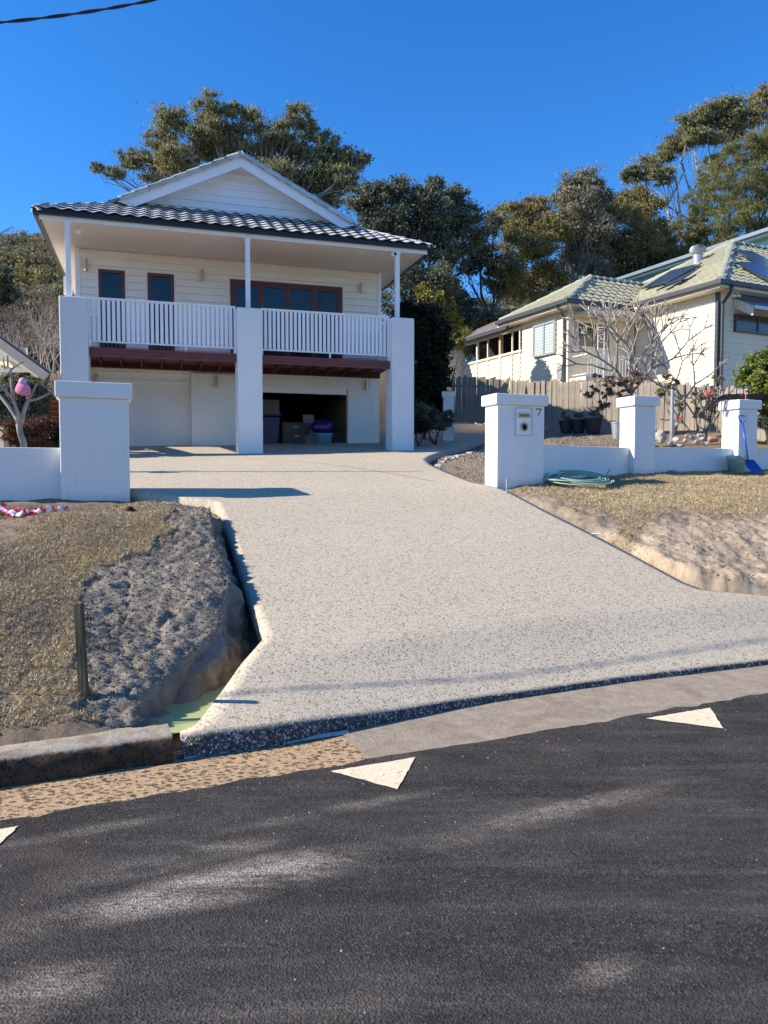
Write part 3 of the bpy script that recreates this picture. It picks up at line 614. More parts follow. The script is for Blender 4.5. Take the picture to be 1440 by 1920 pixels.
fibres('dead roots and thatch on the dug left verge', (-5.5, -1, 3.9, 9.6), 260000, 91, lambda x, y: np.clip(.15+zones(x, y)[:, 1]*.7+.5*fbm(x, y, 1.7, 3, 93), 0, 1)*(sdist(x, y, drive_poly) > .08)*(sdist(x, y, mound_poly) < -.03)*(rs(x, y)[1] > .68)*(rs(x, y)[1] < 5.9), M['fibre'])
fibres('dead roots and thatch on the dug right verge', (2.0, 8, 7.2, 12), 120000, 92, lambda x, y: np.clip(zones(x, y)[:, 2]*.5+zones(x, y)[:, 1]+.9*fbm(x, y, 2.2, 3, 94), 0, 1)*(sdist(x, y, drive_poly) > .1)*(rs(x, y)[1] > .75)*(rs(x, y)[1] < 5.8), M['fibre'])
def clods(name, label, box, n, seed, dens, mat, s0=.006, s1=.028):
    x, y, g = scatter(n, box, seed, dens); z = ground_z(x, y); m = len(x)
    base = np.array([(1, 0, 0), (-1, 0, 0), (0, 1, 0), (0, -1, 0), (0, 0, 1), (0, 0, -1)], float); fc = np.array([(0, 2, 4), (2, 1, 4), (1, 3, 4), (3, 0, 4), (2, 0, 5), (1, 2, 5), (3, 1, 5), (0, 3, 5)])
    s = s0+(s1-s0)*g.random(m)**3; V = base[None]*s[:, None, None]*g.uniform(.6, 1.3, (m, 6, 1))
    a = g.uniform(0, 6.3, m); c, sn = np.cos(a), np.sin(a); V = np.stack([V[..., 0]*c[:, None]-V[..., 1]*sn[:, None]+V[..., 2]*.3, V[..., 0]*sn[:, None]+V[..., 1]*c[:, None], V[..., 2]*.8+V[..., 0]*.2], -1)
    V += np.stack([x, y, z+s*.2], 1)[:, None]
    Fc = (fc[None]+(np.arange(m)*6)[:, None, None]).reshape(-1, 3)
    zz = np.repeat(zones(x, y), 6, 0)
    return tag(np_mesh(name, V.reshape(-1, 3), Fc, mat, attrs={'zone': zz}), label, 'soil clods', kind='stuff')
clods('soil_clods', 'loose grey clay clods on the dug left verge', (-4.2, -1, 3.9, 9.6), 42000, 3, lambda x, y: np.clip(zones(x, y)[:, 1]*1.0+.12, 0, 1)*(sdist(x, y, drive_poly) > .06)*(rs(x, y)[1] > .68)*(rs(x, y)[1] < 5.9), M['earth'], .003, .012)
clods('soil_clods', 'loose pale clods on the dug right verge', (2.2, 7, 7.4, 12), 12000, 4, lambda x, y: zones(x, y)[:, 2]*(sdist(x, y, drive_poly) > .06)*(rs(x, y)[1] < 5.9)*(rs(x, y)[1] > .7), M['earth'], .004, .014)
clods('gravel', 'loose gravel in the bed between driveway and letterbox pillar', (.8, 6, 11.2, 18), 14000, 5, lambda x, y: (sdist(x, y, drive_poly) > .05)*(rs(x, y)[1] > 6.1)*.8, simple('bed_gravel', (.30, .26, .21), .9, .1, var=.5, vs=40), .006, .03)

# ================================================================== STREET FRONT WALLS
def pillar(label, corner, deg, w, d, ztop, zbot, name='gate_pillar', group='white rendered pillars of the front wall', cap_h=.16, over=.045):
    """corner = front-left corner; w along the front, d backwards"""
    th = thing(name, label, 'pillar', (corner[0], corner[1], zbot), R(deg), group)
    H = ztop-zbot
    m = MB(); m.box(0, w, 0, d, -.25, H-cap_h); m.build('shaft', M['render'], th, bevel=.012)
    m = MB(); m.box(-over, w+over, -over, d+over, H-cap_h, H); m.build('cap', M['render'], th, bevel=.012); return th
PL = pillar('broad white rendered gate pillar left of the driveway', (-4.085, 9.44), 21, .83, .42, 2.79, 1.25, cap_h=.20)
P1 = pillar('white rendered gate pillar with letterbox and number 7, right of the driveway', (1.67, 11.05), 20, .80, .39, 2.81, 1.42)
P2 = pillar('narrow white pillar midway along the right front wall', (4.15, 12.42), 20, .43, .39, 2.92, 1.6)
P3 = pillar('narrow white pillar with black cables laid on its cap, beside the blue shovel', (6.22, 13.15), 20, .43, .39, 2.93, 1.65)
def lowwall(label, a, b, ztop, th=.2):
    a = Vector((a[0], a[1], 0)); b = Vector((b[0], b[1], 0)); ang = math.atan2(b.y-a.y, b.x-a.x)
    o = thing('low_wall', label, 'wall', (a.x, a.y, 1.0), ang, 'low white rendered front walls'); m = MB(); m.box(0, (b-a).length, 0, th, -.6, ztop-1); m.build('wall_body', M['render'], o, bevel=.01)
cL = rw(-14, 5.75)
lowwall('low white wall left of the broad gate pillar', (-12.0, 6.30), (-4.08, 9.58), 1.955)
def bk(pil, fx, fy):
    c = math.cos(pil.rotation_euler.z); s = math.sin(pil.rotation_euler.z); return (pil.location.x+fx*c-fy*s, pil.location.y+fx*s+fy*c)
lowwall('low white wall between the letterbox pillar and the middle pillar', bk(P1, .80, .12), bk(P2, 0, .12), 2.07)
lowwall('low white wall between the middle pillar and the cable-topped pillar', bk(P2, .43, .12), bk(P3, 0, .12), 2.08)
e3 = bk(P3, .43, .12); lowwall('low white wall right of the cable-topped pillar, cut by the photo edge', e3, (e3[0]+5.6, e3[1]+2.3), 2.08)
# letterbox on the pillar
f = lambda px, py: (lambda fr: fr.on(px, py, 0))(Fr(1.67, 11.05, 20))
x0, z1 = f(966.5, 765.5); x1, z0 = f(995.5, 816.5); z0 -= 1.42; z1 -= 1.42
m = MB(); m.box(x0, x1, -.012, .02, z0, z1); lb = m.build('letterbox_panel', M['white'], P1, bevel=.003)
xc = (x0+x1)/2+.01; w_ = (x1-x0)
m = MB(); 
for a_, b_ in (((x0-.006, z0-.006), (x0+.004, z1+.006)), ((x1-.004, z0-.006), (x1+.006, z1+.006)), ((x0+.004, z1-.004), (x1-.004, z1+.006)), ((x0+.004, z0-.006), (x1-.004, z0+.004))): m.box(a_[0], b_[0], -.020, -.0125, a_[1], b_[1])
m.build('trim', M['galv'], lb)
m = MB(); zz = z1-.13*(z1-z0)*2.0; m.box(x0+w_*.16, x1-w_*.12, -.028, -.0125, z1-.35*(z1-z0), z1-.16*(z1-z0)); m.build('mail_flap', M['brass'], lb, bevel=.003)
m = MB(); m.box(x0+w_*.22, x1-w_*.18, -.032, -.0285, z1-.31*(z1-z0), z1-.21*(z1-z0)); m.build('slot', simple('bronze', (.2, .15, .08), .4, .4, .6), lb)
cz = z0+.31*(z1-z0); m = MB(); m.lathe([(.058, 0), (.066, .012), (.064, .02), (.046, .022), (.043, .004)], seg=28); o = m.build('paper_ring', M['brass'], lb, smooth=True); o.location = (xc-.002, -.0125, cz); o.rotation_euler = (R(90), 0, 0)
m = MB(); m.lathe([(.042, .006), (.042, .012)], seg=24); o = m.build('paper_hole', M['dark'], lb); o.location = (xc-.002, -.0125, cz); o.rotation_euler = (R(90), 0, 0)
xa, za = f(1005.5, 765.5); xb, zb = f(1015.5, 779.5); za -= 1.42; zb -= 1.42
m = MB(); m.slab([(xa, -.0, za), (xb, -.0, za), (xb, -.0, za-.020), (xa, -.0, za-.020)], .012); m.slab([(xb-.020, 0, za-.020), (xb, 0, za-.020), (xa+.042, 0, zb), (xa+.018, 0, zb)], .012); m.build('house_number_7', M['charcoal'], P1)
print('street front ok')

# ================================================================== THE MAIN HOUSE
hz = 2.1
hx, hy = HOUSE.x, HOUSE.y
house = thing('house', 'two storey white weatherboard house with front balcony, charcoal tiled roof and open garage', 'house', (hx, hy, 0), R(17.0))
hon = HOUSE.on
QW = 2.0            # plane of the front wall behind the balcony
ZG0 = 2.26          # garage floor
m = MB()
# upper storey body and ground floor with the garage opening (walls as separate slabs, butted)
m.box(-3.72, -3.52, QW, 14, 4.12, 6.95); m.box(3.50, 3.70, QW, 14, 2.0, 6.95); m.box(-3.52, 3.50, 13.8, 14, 2.0, 6.95); m.box(-3.52, 3.50, QW, QW+.2, 4.12, 6.95)
m.build('wall', M['board'], house)
m = MB(); gx0, gx1, gz1 = .42, 2.84, 3.86
m.box(-3.72, -3.52, QW-.0, 13.8, 2.0, 4.118); m.box(-3.52, -1.16, QW+.15, QW+.3, 2.0, 4.118); m.box(-1.16, gx0, QW-.12, QW+.3, 2.0, 4.118); m.box(gx1, 3.499, QW-.0, QW+.2, 2.0, 4.118); m.box(gx0, gx1, QW+.0, QW+.2, gz1, 4.118)
m.build('garage_wall', M['render'], house, bevel=.006)
# left closed garage door panel frame
m = MB(); m.box(-3.45, -1.20, QW+.13, QW+.149, 3.86, 3.92); m.build('door_rail', M['white'], house); m = MB(); m.box(-3.45, -1.2, QW+.13, QW+.149, 2.3, 2.36); m.build('door_rail', M['white'], house)
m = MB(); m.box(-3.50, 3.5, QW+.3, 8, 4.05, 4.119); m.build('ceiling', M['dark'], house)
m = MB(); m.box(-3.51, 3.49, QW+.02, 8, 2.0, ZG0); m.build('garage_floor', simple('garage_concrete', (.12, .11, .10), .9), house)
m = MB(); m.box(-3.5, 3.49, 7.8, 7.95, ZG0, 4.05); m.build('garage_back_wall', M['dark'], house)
# partly raised roller door: three visible slats
gd = MB(); gd.box(gx0+.02, gx1-.02, QW+.03, QW+.06, 3.72, 4.0); gdo = gd.build('roller_door', M['white'], house)
for i in range(3):
    s_ = MB(); s_.box(gx0+.02, gx1-.02, QW+.012, QW+.029, 3.722+i*.09, 3.722+i*.09+.078); s_.build('slat', M['white'], gdo, bevel=.006)
# weatherboards, each its own part (wedge section, lower edge proud)
PIT_B = .172
def wb_mesh(L, h=PIT_B, t0=.042, t1=.006):
    me = MB(); me.hexa([(0, -t0, 0), (L, -t0, 0), (L, 0, 0), (0, 0, 0)], [(0, -t1, h+.006), (L, -t1, h+.006), (L, 0, h+.006), (0, 0, h+.006)]); return me
openings = []
def o_px(x0, y0, x1, y1):
    p0, z0 = hon(x0, y0, QW-.03); p1, z1 = hon(x1, y1, QW-.03); return p0, p1, (z0+z1)/2
d1 = o_px(184, 500, 234, 504); d2 = o_px(276, 507, 326, 511); d3 = o_px(431, 518, 642, 536)
zt_ = 6.49
ops = [(d1[0], d1[1]), (d2[0], d2[1]), (d3[0], d3[1])]
nrow = int(math.ceil((6.95-4.34)/PIT_B)); cache = {}
def board_run(p0, p1, z, parent, q, mat, z_cap):
    h = min(PIT_B, z_cap-z)
    if h < .02 or p1-p0 < .03: return
    key = (round(p1-p0, 3), round(h, 3), mat.name)
    if key not in cache:
        o = wb_mesh(p1-p0, h).build('weatherboard', mat, parent); cache[key] = o.data
    else: o = inst(cache[key], 'weatherboard', parent, Matrix())
    o.location = (p0, q, z)
for i in range(nrow):
    z = 4.34+i*PIT_B
    segs = [(-3.72, 3.70)]
    if z < zt_+.02:
        e = [-3.72]
        for a, b in ops: e += [a+.0, b-.0]
        e.append(3.70); segs = [(e[k], e[k+1]) for k in range(0, len(e), 2)]
    for a, b in segs: board_run(a, b, z, house, QW, M['board'], 6.949)
m = MB(); m.box(-3.76, -3.66, QW-.045, QW+.05, 4.33, 6.945); m.build('corner_stop', M['white'], house); m = MB(); m.box(3.64, 3.74, QW-.045, QW+.05, 4.33, 6.945); m.build('corner_stop', M['white'], house)
# boards on both side walls (foreshortened, joined)
m = MB()
for s_, x in ((-1, -3.72), (1, 3.70)):
    for i in range(16):
        z = 4.3+i*PIT_B; h = min(PIT_B, 6.94-z)
        if h > 0: m.hexa([(x, QW+.06, z), (x+s_*.03, QW+.06, z), (x+s_*.03, 14, z), (x, 14, z)] if s_ > 0 else [(x-.03, QW+.06, z), (x, QW+.06, z), (x, 14, z), (x-.03, 14, z)],
                         [(x, QW+.06, z+h), (x+s_*.01, QW+.06, z+h), (x+s_*.01, 14, z+h), (x, 14, z+h)] if s_ > 0 else [(x-.01, QW+.06, z+h), (x, QW+.06, z+h), (x, 14, z+h), (x-.01, 14, z+h)])
m.build('side_cladding', M['board'], house, kind='stuff')
# doors on the balcony
def glazed(name, p0, p1, ztop, panes, label=None, fw=.075, handle=None):
    fr = MB(); q0, q1 = QW-.055, QW+.02; zb = 4.335
    fr.box(p0, p0+fw, q0, q1, zb, ztop); fr.box(p1-fw, p1, q0, q1, zb, ztop); fr.box(p0+fw, p1-fw, q0, q1, ztop-fw, ztop); fr.box(p0+fw, p1-fw, q0, q1, zb, zb+.12)
    o = fr.build(name, M['red_timber'], house, label=label, bevel=.004)
    W_ = (p1-p0-2*fw)/panes
    for i in range(panes):
        a = p0+fw+i*W_; b = a+W_; s = MB(); st = .07
        if panes > 1:
            s.box(a+.004, a+st, q0+.012, q1-.012, zb+.121, ztop-fw-.001); s.box(b-st, b-.004, q0+.012, q1-.012, zb+.121, ztop-fw-.001); s.box(a+st, b-st, q0+.012, q1-.012, ztop-fw-.07, ztop-fw-.001); s.box(a+st, b-st, q0+.012, q1-.012, zb+.121, zb+.2); s.build('sash', M['red_timber'], o, bevel=.003)
        else: st = .0
        g = MB(); g.box(a+st, b-st, QW-.015, QW-.005, zb+.12, ztop-fw); gl = g.build('pane', M['glass2'] if (panes > 1 and i == panes-1) else M['glass'], o)
    return o
w1 = glazed('balcony_door', ops[0][0], ops[0][1], zt_, 1, 'narrow left glazed door in red brown timber'); w2 = glazed('balcony_door', ops[1][0], ops[1][1], zt_, 1); w3 = glazed('sliding_door', ops[2][0], ops[2][1], zt_, 4, 'wide four pane glazed door in red brown timber')
for p0, p1 in ops:   # thin white architrave
    a = MB(); a.box(p0-.035, p0, QW-.04, QW+.02, 4.335, zt_+.03); a.box(p1, p1+.035, QW-.04, QW+.02, 4.335, zt_+.03); a.box(p0, p1, QW-.04, QW+.02, zt_, zt_+.03); a.build('architrave', M['white'], house)
# wall lamps (brass double cylinders) and cameras
def wall_lamp(px, py, q, lit=False):
    p, z = hon(px, py, q-.07); l = MB(); l.lathe([(.035, -.14), (.035, .14)], (p, q-.075, z), 12); l.box(p-.02, p+.02, q-.07, q, z-.05, z+.05); return l.build('wall_lamp', M['brass'], house, smooth=False)
for a in ((161, 497, QW-.03), (379, 516, QW-.03), (677, 540, QW-.03)): wall_lamp(*a)
for a in ((180, 711, QW+.12), (404, 716, QW-.12), (687, 722, QW)): wall_lamp(*a)
p, z = hon(738, 478, .05); c_ = MB(); c_.box(p-.06, p+.06, -.05, .1, z-.06, z+.05); cam_ = c_.build('security_camera', M['soffit'], house, bevel=.012); l = MB(); l.lathe([(.036, 0), (.03, .012)], seg=14); ln_ = l.build('lens', M['dark'], cam_); ln_.location = (p+.01, -.051, z-.005); ln_.rotation_euler = (R(90), 0, 0)
p, z = hon(147, 434, .35); c_ = MB(); c_.lathe([(.03, -.06), (.055, -.03), (.055, .03), (.02, .09)], (p, .35, z), 14); c_.build('flood_lamp', M['white'], house, smooth=True)
p, z = hon(714, 717, 2.0); c_ = MB(); c_.box(3.44, 3.52, QW-.012, QW, z-.14, z+.14); pl_ = c_.build('plaque', M['white'], house)
# pillars, posts
for k, (p, lab) in enumerate(((-3.61, 'rendered left balcony pillar'), (0.02, 'rendered middle balcony pillar'), (3.61, 'rendered right balcony pillar'))):
    w = .275; pm = MB(); pm.box(p-w, p+w, -w, w, 1.6, 5.32); po = pm.build('balcony_pillar', M['render_rough'] if k == 0 else M['render'], house, bevel=.02, label=lab)
    q = .02; pp = [-3.72, .02, 3.55][k]; a = MB(); a.box(pp-.05, pp+.05, q-.05, q+.05, 5.32, 6.95); a.box(pp-.07, pp+.07, q-.07, q+.07, 6.86, 6.945); a.build('veranda_post', M['white'], house, bevel=.004)
# deck: fascia boards, decking, joists
for (a, b) in ((-3.335, -.255), (.295, 3.335)):
    for k in range(3):
        m = MB(); m.box(a, b, -.115+.004*k, -.075, 4.13+k*.064, 4.13+k*.064+.060); m.build('deck_fascia', M['merbau'], house, bevel=.004)
m = MB(); 
for k in range(17): m.box(-3.72, 3.70, -.07+k*.121, -.07+k*.121+.112, 4.30, 4.325)
m.build('decking', M['merbau'], house, kind='stuff')
for p in np.arange(-3.2, 3.5, .45):
    m = MB(); m.box(p-.025, p+.025, -.07, QW-.13, 4.20, 4.298); m.build('joist', M['joist'], house)
m = MB(); m.box(-3.51, 3.49, QW-.175, QW-.13, 4.17, 4.199); m.build('ledger', M['joist'], house); m = MB(); m.box(-3.70, 3.68, QW-.128, QW-.05, 4.17, 4.298); m.build('ledger_board', M['joist'], house)
# balustrades
def balustrade(a, b, mids, label):
    o = MB(); o.box(a, b, -.035, .035, 5.34, 5.385); o.box(a, b, -.02, .02, 4.44, 4.475)
    for x in [a+.02, b-.02]: o.box(x-.025, x+.025, -.03, .03, 4.33, 5.339)
    for x in mids: o.box(x-.02, x+.02, -.018, .018, 4.326, 4.439)
    r_ = o.build('balustrade', M['white'], house, label=label, bevel=.003)
    n = int(round((b-a-.1)/.098)); me = None
    for i in range(n):
        x = a+.06+(i+.5)*(b-a-.12)/n
        if me is None:
            bb = MB(); bb.box(-.033, .033, -.008, .008, 4.476, 5.339); k = bb.build('baluster', M['white'], r_); me = k.data; k.location = (x, 0, 0)
        else: inst(me, 'baluster', r_, Matrix.Translation((x, 0, 0)))
balustrade(-3.34, -.26, [-1.35], 'white slat balustrade of the left bay'); balustrade(.30, 3.34, [1.9], 'white slat balustrade of the right bay')
def side_balustrade(x, lab):
    o = MB(); o.box(x-.03, x+.03, .28, QW-.05, 5.34, 5.385); o.box(x-.02, x+.02, .28, QW-.05, 4.44, 4.475)
    for k in range(17): o.box(x-.008, x+.008, .32+k*.098, .385+k*.098, 4.476, 5.339)
    o.build('side_balustrade', M['white'], house, label=lab)
side_balustrade(-3.68, 'left return of the balustrade'); side_balustrade(3.66, 'right return of the balustrade')
# soffit, fascia, gutter
ex0, ex1, eq0, eq1 = -4.24, 4.28, .0, 14.6
m = MB(); m.box(ex0, ex1, eq0, eq1, 6.952, 6.98); m.build('soffit', M['soffit'], house)
m = MB(); m.box(ex0-.02, ex1+.02, eq0-.025, eq0, 6.915, 7.04); m.build('fascia', M['white'], house)
m = MB(); m.box(ex0-.03, ex0-.002, eq0+.001, eq1, 6.915, 7.04); m.box(ex1+.002, ex1+.03, eq0+.001, eq1, 6.915, 7.04); m.build('side_fascia', M['charcoal'], house)
g = MB(); g.box(ex0-.13, ex1+.13, eq0-.13, eq0-.026, 7.0, 7.115); g.box(ex0-.13, ex0-.031, eq0-.026, eq1, 6.98, 7.115); g.box(ex1+.031, ex1+.13, eq0-.026, eq1, 6.98, 7.115); g.build('gutter', M['gutter'], house, bevel=.012)
# roof: hipped skirt in front, gable behind it
RP = R(26); TAN = math.tan(RP); ZR = 7.05; QG = 1.55
RX0, RX1, RQ0 = ex0-.10, ex1+.10, eq0-.10; RC = (RX0+RX1)/2; HWD = (RX1-RX0)/2
zq = lambda q: ZR+(q-RQ0)*TAN
ridge_z = ZR+HWD*TAN
roof = MB()
hipq = QG-RQ0
roof.add([(RX0, RQ0, ZR), (RX1, RQ0, ZR), (RX1-hipq-.4, QG+.4, zq(QG+.4)), (RX0+hipq+.4, QG+.4, zq(QG+.4))], [(0, 1, 2, 3)])
for s_ in (-1, 1):
    X0 = RC+s_*HWD; Xh = RC+s_*(HWD-hipq); 
    vs = [(X0, RQ0, ZR), (Xh, QG, zq(QG)), (RC, QG-.35, ridge_z), (RC, 14.7, ridge_z), (X0, 14.7, ZR)]
    roof.add([(X0, RQ0, ZR), (Xh, QG, zq(QG)), (X0, QG, ZR)], [(0, 1, 2)]); roof.add([(X0, QG, ZR), (Xh, QG, zq(QG)), (RC, QG, ridge_z), (RC, 14.7, ridge_z), (X0, 14.7, ZR)], [(0, 1, 2, 3, 4)])
    roof.add([(Xh, QG-.35, zq(QG)), (RC, QG-.35, ridge_z), (RC, QG, ridge_z), (Xh, QG, zq(QG))], [(0, 1, 2, 3)])
roof_o = roof.build('roof', M['gutter'], house)
# one interlocking tile, s-shaped
def tile_mesh(w=.30, l=.38, rise=.040, th=.024, name='roof_tile', mat=None):
    n = 6; vs = []; fs = []
    for j, (yy, dz) in enumerate(((0, .030), (l, .0))):
        for i in range(n+1):
            x = w*i/n; z = rise*(math.sin(2*math.pi*i/n)*.5+.5)+dz; vs.append((x, yy, z))
    for i in range(n): fs.append((i, i+1, n+1+i+1, n+1+i))
    b = len(vs)
    for i in range(n+1): x, y, z = vs[i]; vs.append((x, y, z-th))
    c = len(vs)
    for i in range(n+1): x, y, z = vs[i]; vs.append((x, y-.001, z))
    for i in range(n): fs.append((b+i, b+i+1, c+i+1, c+i))
    m_ = MB(); m_.add(vs, fs); m_.cut = [0]*b+[1]*(2*(n+1)); return m_
tm = tile_mesh()
def tile_field(parent, O, U, Wd, inside, na, nbk, mat, w=.30, ex=.32, individual=True, limit=300, name='roof_tile', half=True, src=None, mesh=None):
    """O corner at the eave, U along the eave, Wd up the slope (unit vectors, local)"""
    U = Vector(U).normalized(); Wd = Vector(Wd).normalized(); N = U.cross(Wd)
    if N.z < 0: N = -N
    base = Matrix((U, Wd, N)).transposed().to_4x4(); cnt = 0; jm_ = MB(); me = None; src = mesh or tm; rn = random.Random(5)
    for j in range(nbk):
        for i in range(na):
            a = i*w+(w/2 if j % 2 and half else 0); b = j*ex
            if not inside(a+w/2, b+ex/2): continue
            Mx = Matrix.Translation(Vector(O)+U*a+Wd*b+N*(.004+rn.uniform(0, .004))) @ base @ Matrix.Rotation(rn.uniform(-.006, .006), 4, 'X')
            if individual and cnt < limit:
                if me is None:
                    o = src.build(name, mat, parent, smooth=False); me = o.data; o.matrix_basis = Mx; at_ = me.attributes.new('riser_shade', 'FLOAT', 'POINT'); at_.data.foreach_set('value', np.array(src.cut, np.float32))
                else: inst(me, name, parent, Mx)
            else: jm_.add([Mx @ Vector(v) for v in src.v], src.f)
            cnt += 1
    if jm_.v: jm_.build('tile_courses' if name == 'roof_tile' else name, mat, parent, kind='stuff').data.attributes.new('riser_shade', 'FLOAT', 'POINT').data.foreach_set('value', np.tile(np.array(src.cut, np.float32), len(jm_.v)//len(src.v)))
    return cnt
slope_len = hipq/math.cos(RP)
def in_front(a, b):
    q = b*math.cos(RP); return a > q-.12 and a < 2*HWD-q+.12 and b < slope_len+.25
n_ = tile_field(roof_o, (RX0, RQ0-.06, ZR+.02), (1, 0, 0), (0, math.cos(RP), math.sin(RP)), in_front, 30, 7, M['tile'], half=False)
for s_ in (-1, 1):
    X0 = RC+s_*(HWD+.04); U = (0, -s_, 0) if s_ > 0 else (0, 1, 0)
    def in_side(a, b, s_=s_):
        q = (RQ0+a) if s_ < 0 else (14.7-a); up = b*math.cos(RP); d = q-RQ0
        return b*math.cos(RP) < HWD+.02 and (q > QG-.32 or up < d+.1) and not (q < QG-.0 and up > d+.1 and up < hipq-.1) and q < 14.7
    O = (X0, RQ0, ZR+.015) if s_ < 0 else (X0, 14.7, ZR+.015); U = (0, 1, 0) if s_ < 0 else (0, -1, 0)
    tile_field(roof_o, O, U, (-s_*math.cos(RP), 0, math.sin(RP)), in_side, 51, 16, M['tile'], half=False, individual=False)
def cap_line(parent, a, b, mat, n, w=.26, name='hip_cap', h=.09, label=None):
    a = Vector(a); b = Vector(b); d = (b-a)/n; u = d.normalized(); x = u.cross(Vector((0, 0, 1))).normalized(); z = x.cross(u)
    for i in range(n):
        m_ = MB(); p = a+d*i; q = a+d*(i+1.12); lift = .02
        pr = [(-w/2, -h), (-w/2*.75, -h*.25), (-w/4, h*.18), (0, h*.3), (w/4, h*.18), (w/2*.75, -h*.25), (w/2, -h)]
        A = [p+x*s+z*(t_+lift) for s, t_ in pr]; B = [q+x*s*.94+z*(t_-.0) for s, t_ in pr]; k = len(pr)
        m_.add(A+B, [(j, j+1, k+j+1, k+j) for j in range(k-1)]+[tuple(range(k)), tuple(reversed(range(k, 2*k)))]); m_.build(name, mat, parent)
for s_ in (-1, 1):
    X0 = RC+s_*HWD; Xh = RC+s_*(HWD-hipq+.1); cap_line(roof_o, (X0, RQ0, ZR+.06), (Xh, QG-.1, zq(QG-.1)+.07), M['hipcap'], 6)
    cap_line(roof_o, (RC+s_*(HWD-hipq+.05), QG-.36, zq(QG)+.07), (RC, QG-.36, ridge_z+.10), M['hipcap'], 9, w=.17, name='verge_cap', h=.10)
cap_line(roof_o, (RC, QG-.3, ridge_z+.07), (RC, 14.7, ridge_z+.07), M['hipcap'], 34, name='ridge_cap')
# gable end with boards and barge boards
gh = HWD-hipq; gz0 = zq(QG)
m = MB(); m.slab([(RC-gh, QG+.06, gz0), (RC+gh, QG+.06, gz0), (RC, QG+.06, ridge_z)], .03); gab = m.build('gable_end', M['gable'], house)
for i in range(12):
    z = gz0-.02+i*PIT_B; hw0 = (ridge_z-z)/TAN; hw1 = (ridge_z-z-PIT_B)/TAN
    if hw0 < .15: break
    hw1 = max(hw1, .01); b_ = MB()
    b_.hexa([(RC-hw0, QG-.005, z), (RC+hw0, QG-.005, z), (RC+hw0, QG+.058, z), (RC-hw0, QG+.058, z)], [(RC-hw1, QG+.045, z+PIT_B), (RC+hw1, QG+.045, z+PIT_B), (RC+hw1, QG+.058, z+PIT_B), (RC-hw1, QG+.058, z+PIT_B)]); b_.build('gable_board', M['gable'], gab)
for s_ in (-1, 1):
    hb = gh+.08; zb = gz0-.04; n_down = Vector((-s_*math.sin(RP), 0, -math.cos(RP))); A = Vector((RC+s_*hb, 0, zb+.03)); B = Vector((RC, 0, ridge_z+.03)); bw = .235
    m = MB(); vsq = []
    dn = bw/math.cos(RP)
    b0 = [(A.x, QG-.36, A.z), (B.x, QG-.36, B.z), (B.x, QG-.36, B.z-dn), (A.x-s_*0.34, QG-.36, A.z-dn+.34*TAN)]
    m.add([(x, y, z) for x, y, z in b0]+[(x, y+.03, z) for x, y, z in b0], [(0, 1, 2, 3), (7, 6, 5, 4), (0, 4, 5, 1), (1, 5, 6, 2), (2, 6, 7, 3), (3, 7, 4, 0)]); m.build('barge_board', M['white'], house)
    m = MB(); b1 = [(A.x-s_*.3, QG-.33, A.z-.12+.3*TAN), (B.x, QG-.33, B.z-.12), (B.x, QG+.05, B.z-.12), (A.x-s_*.3, QG+.05, A.z-.12+.3*TAN)]
    m.slab(b1, .012); m.build('gable_soffit', M['soffit'], house)
m = MB(); m.box(RC-gh-.1, RC+gh+.1, QG-.02, QG+.018, gz0-.03, gz0+.02); m.build('apron_flashing', M['gutter'], house)
# solar panels lying on the left slope
for k in range(4):
    q0 = 2.3+k*1.05; m = MB(); up = Vector((math.cos(RP), 0, math.sin(RP))); nn = Vector((-math.sin(RP), 0, math.cos(RP))); o = Vector((RC-HWD, 0, ZR))
    P = [o+up*2.2+Vector((0, q0, 0)), o+up*3.9+Vector((0, q0, 0)), o+up*3.9+Vector((0, q0+1.0, 0)), o+up*2.2+Vector((0, q0+1.0, 0))]
    m.slab([p+nn*.17 for p in P], .05, nn); m.build('solar_panel', M['solar'], house)
# rear wing on the right with its own lower roof
m = MB(); m.box(3.70, 5.7, 9.0, 14, 2.0, 6.0); m.build('rear_wing_wall', M['board'], house)
m = MB(); m.box(3.71, 6.2, 8.5, 14.5, 6.0, 6.03); m.box(3.8, 6.3, 8.42, 8.5, 5.98, 6.15); m.build('rear_wing_fascia', M['white'], house)
m = MB(); m.box(3.8, 6.4, 8.3, 8.41, 6.08, 6.2); m.build('rear_wing_gutter', M['gutter'], house)
tile_field(house, (3.7, 8.3, 6.2), (1, 0, 0), (0, math.cos(R(24)), math.sin(R(24))), lambda a, b: a < 2.7-b*.9, 10, 9, M['tile'], half=False, individual=False)
# bracket under the left eave
m = MB(); m.box(-4.3, -4.1, QW+2.6, QW+2.8, 6.45, 6.92); m.build('downpipe_head', M['white'], house)

# things kept in the garage
def gthing(name, label, cat, px, py, q, build):
    p, z = hon(px, py, q); x, y = HOUSE.wor(p, q); th = thing(name, label, cat, (x, y, ZG0), R(17.0)); build(th); return th
cardb = simple('dusty_grey_drawers', (.14, .12, .105), .8); bluep = simple('blue_plastic', (.012, .025, .12), .4, .5); cyanp = simple('pale_blue_plastic', (.15, .38, .50), .45, .5); purp = simple('purple_plastic_bag', (.035, .015, .14), .3, .6); pale = simple('pale_sheet', (.34, .34, .34), .6)
def b_bin(th):
    m = MB(); m.hexa([(-.22, -.25, 0), (.22, -.25, 0), (.22, .25, 0), (-.22, .25, 0)], [(-.28, -.3, .9), (.28, -.3, .9), (.28, .3, .9), (-.28, .3, .9)]); m.build('bin_body', bluep, th, bevel=.03)
    m = MB(); m.box(-.3, .3, -.33, .32, .905, .96); m.build('lid', bluep, th, bevel=.02)
    for s in (-1, 1): m = MB(); m.tube([(s*.25, .27, .1), (s*.32, .27, .1)], .1, 12); m.build('wheel', M['dark'], th)
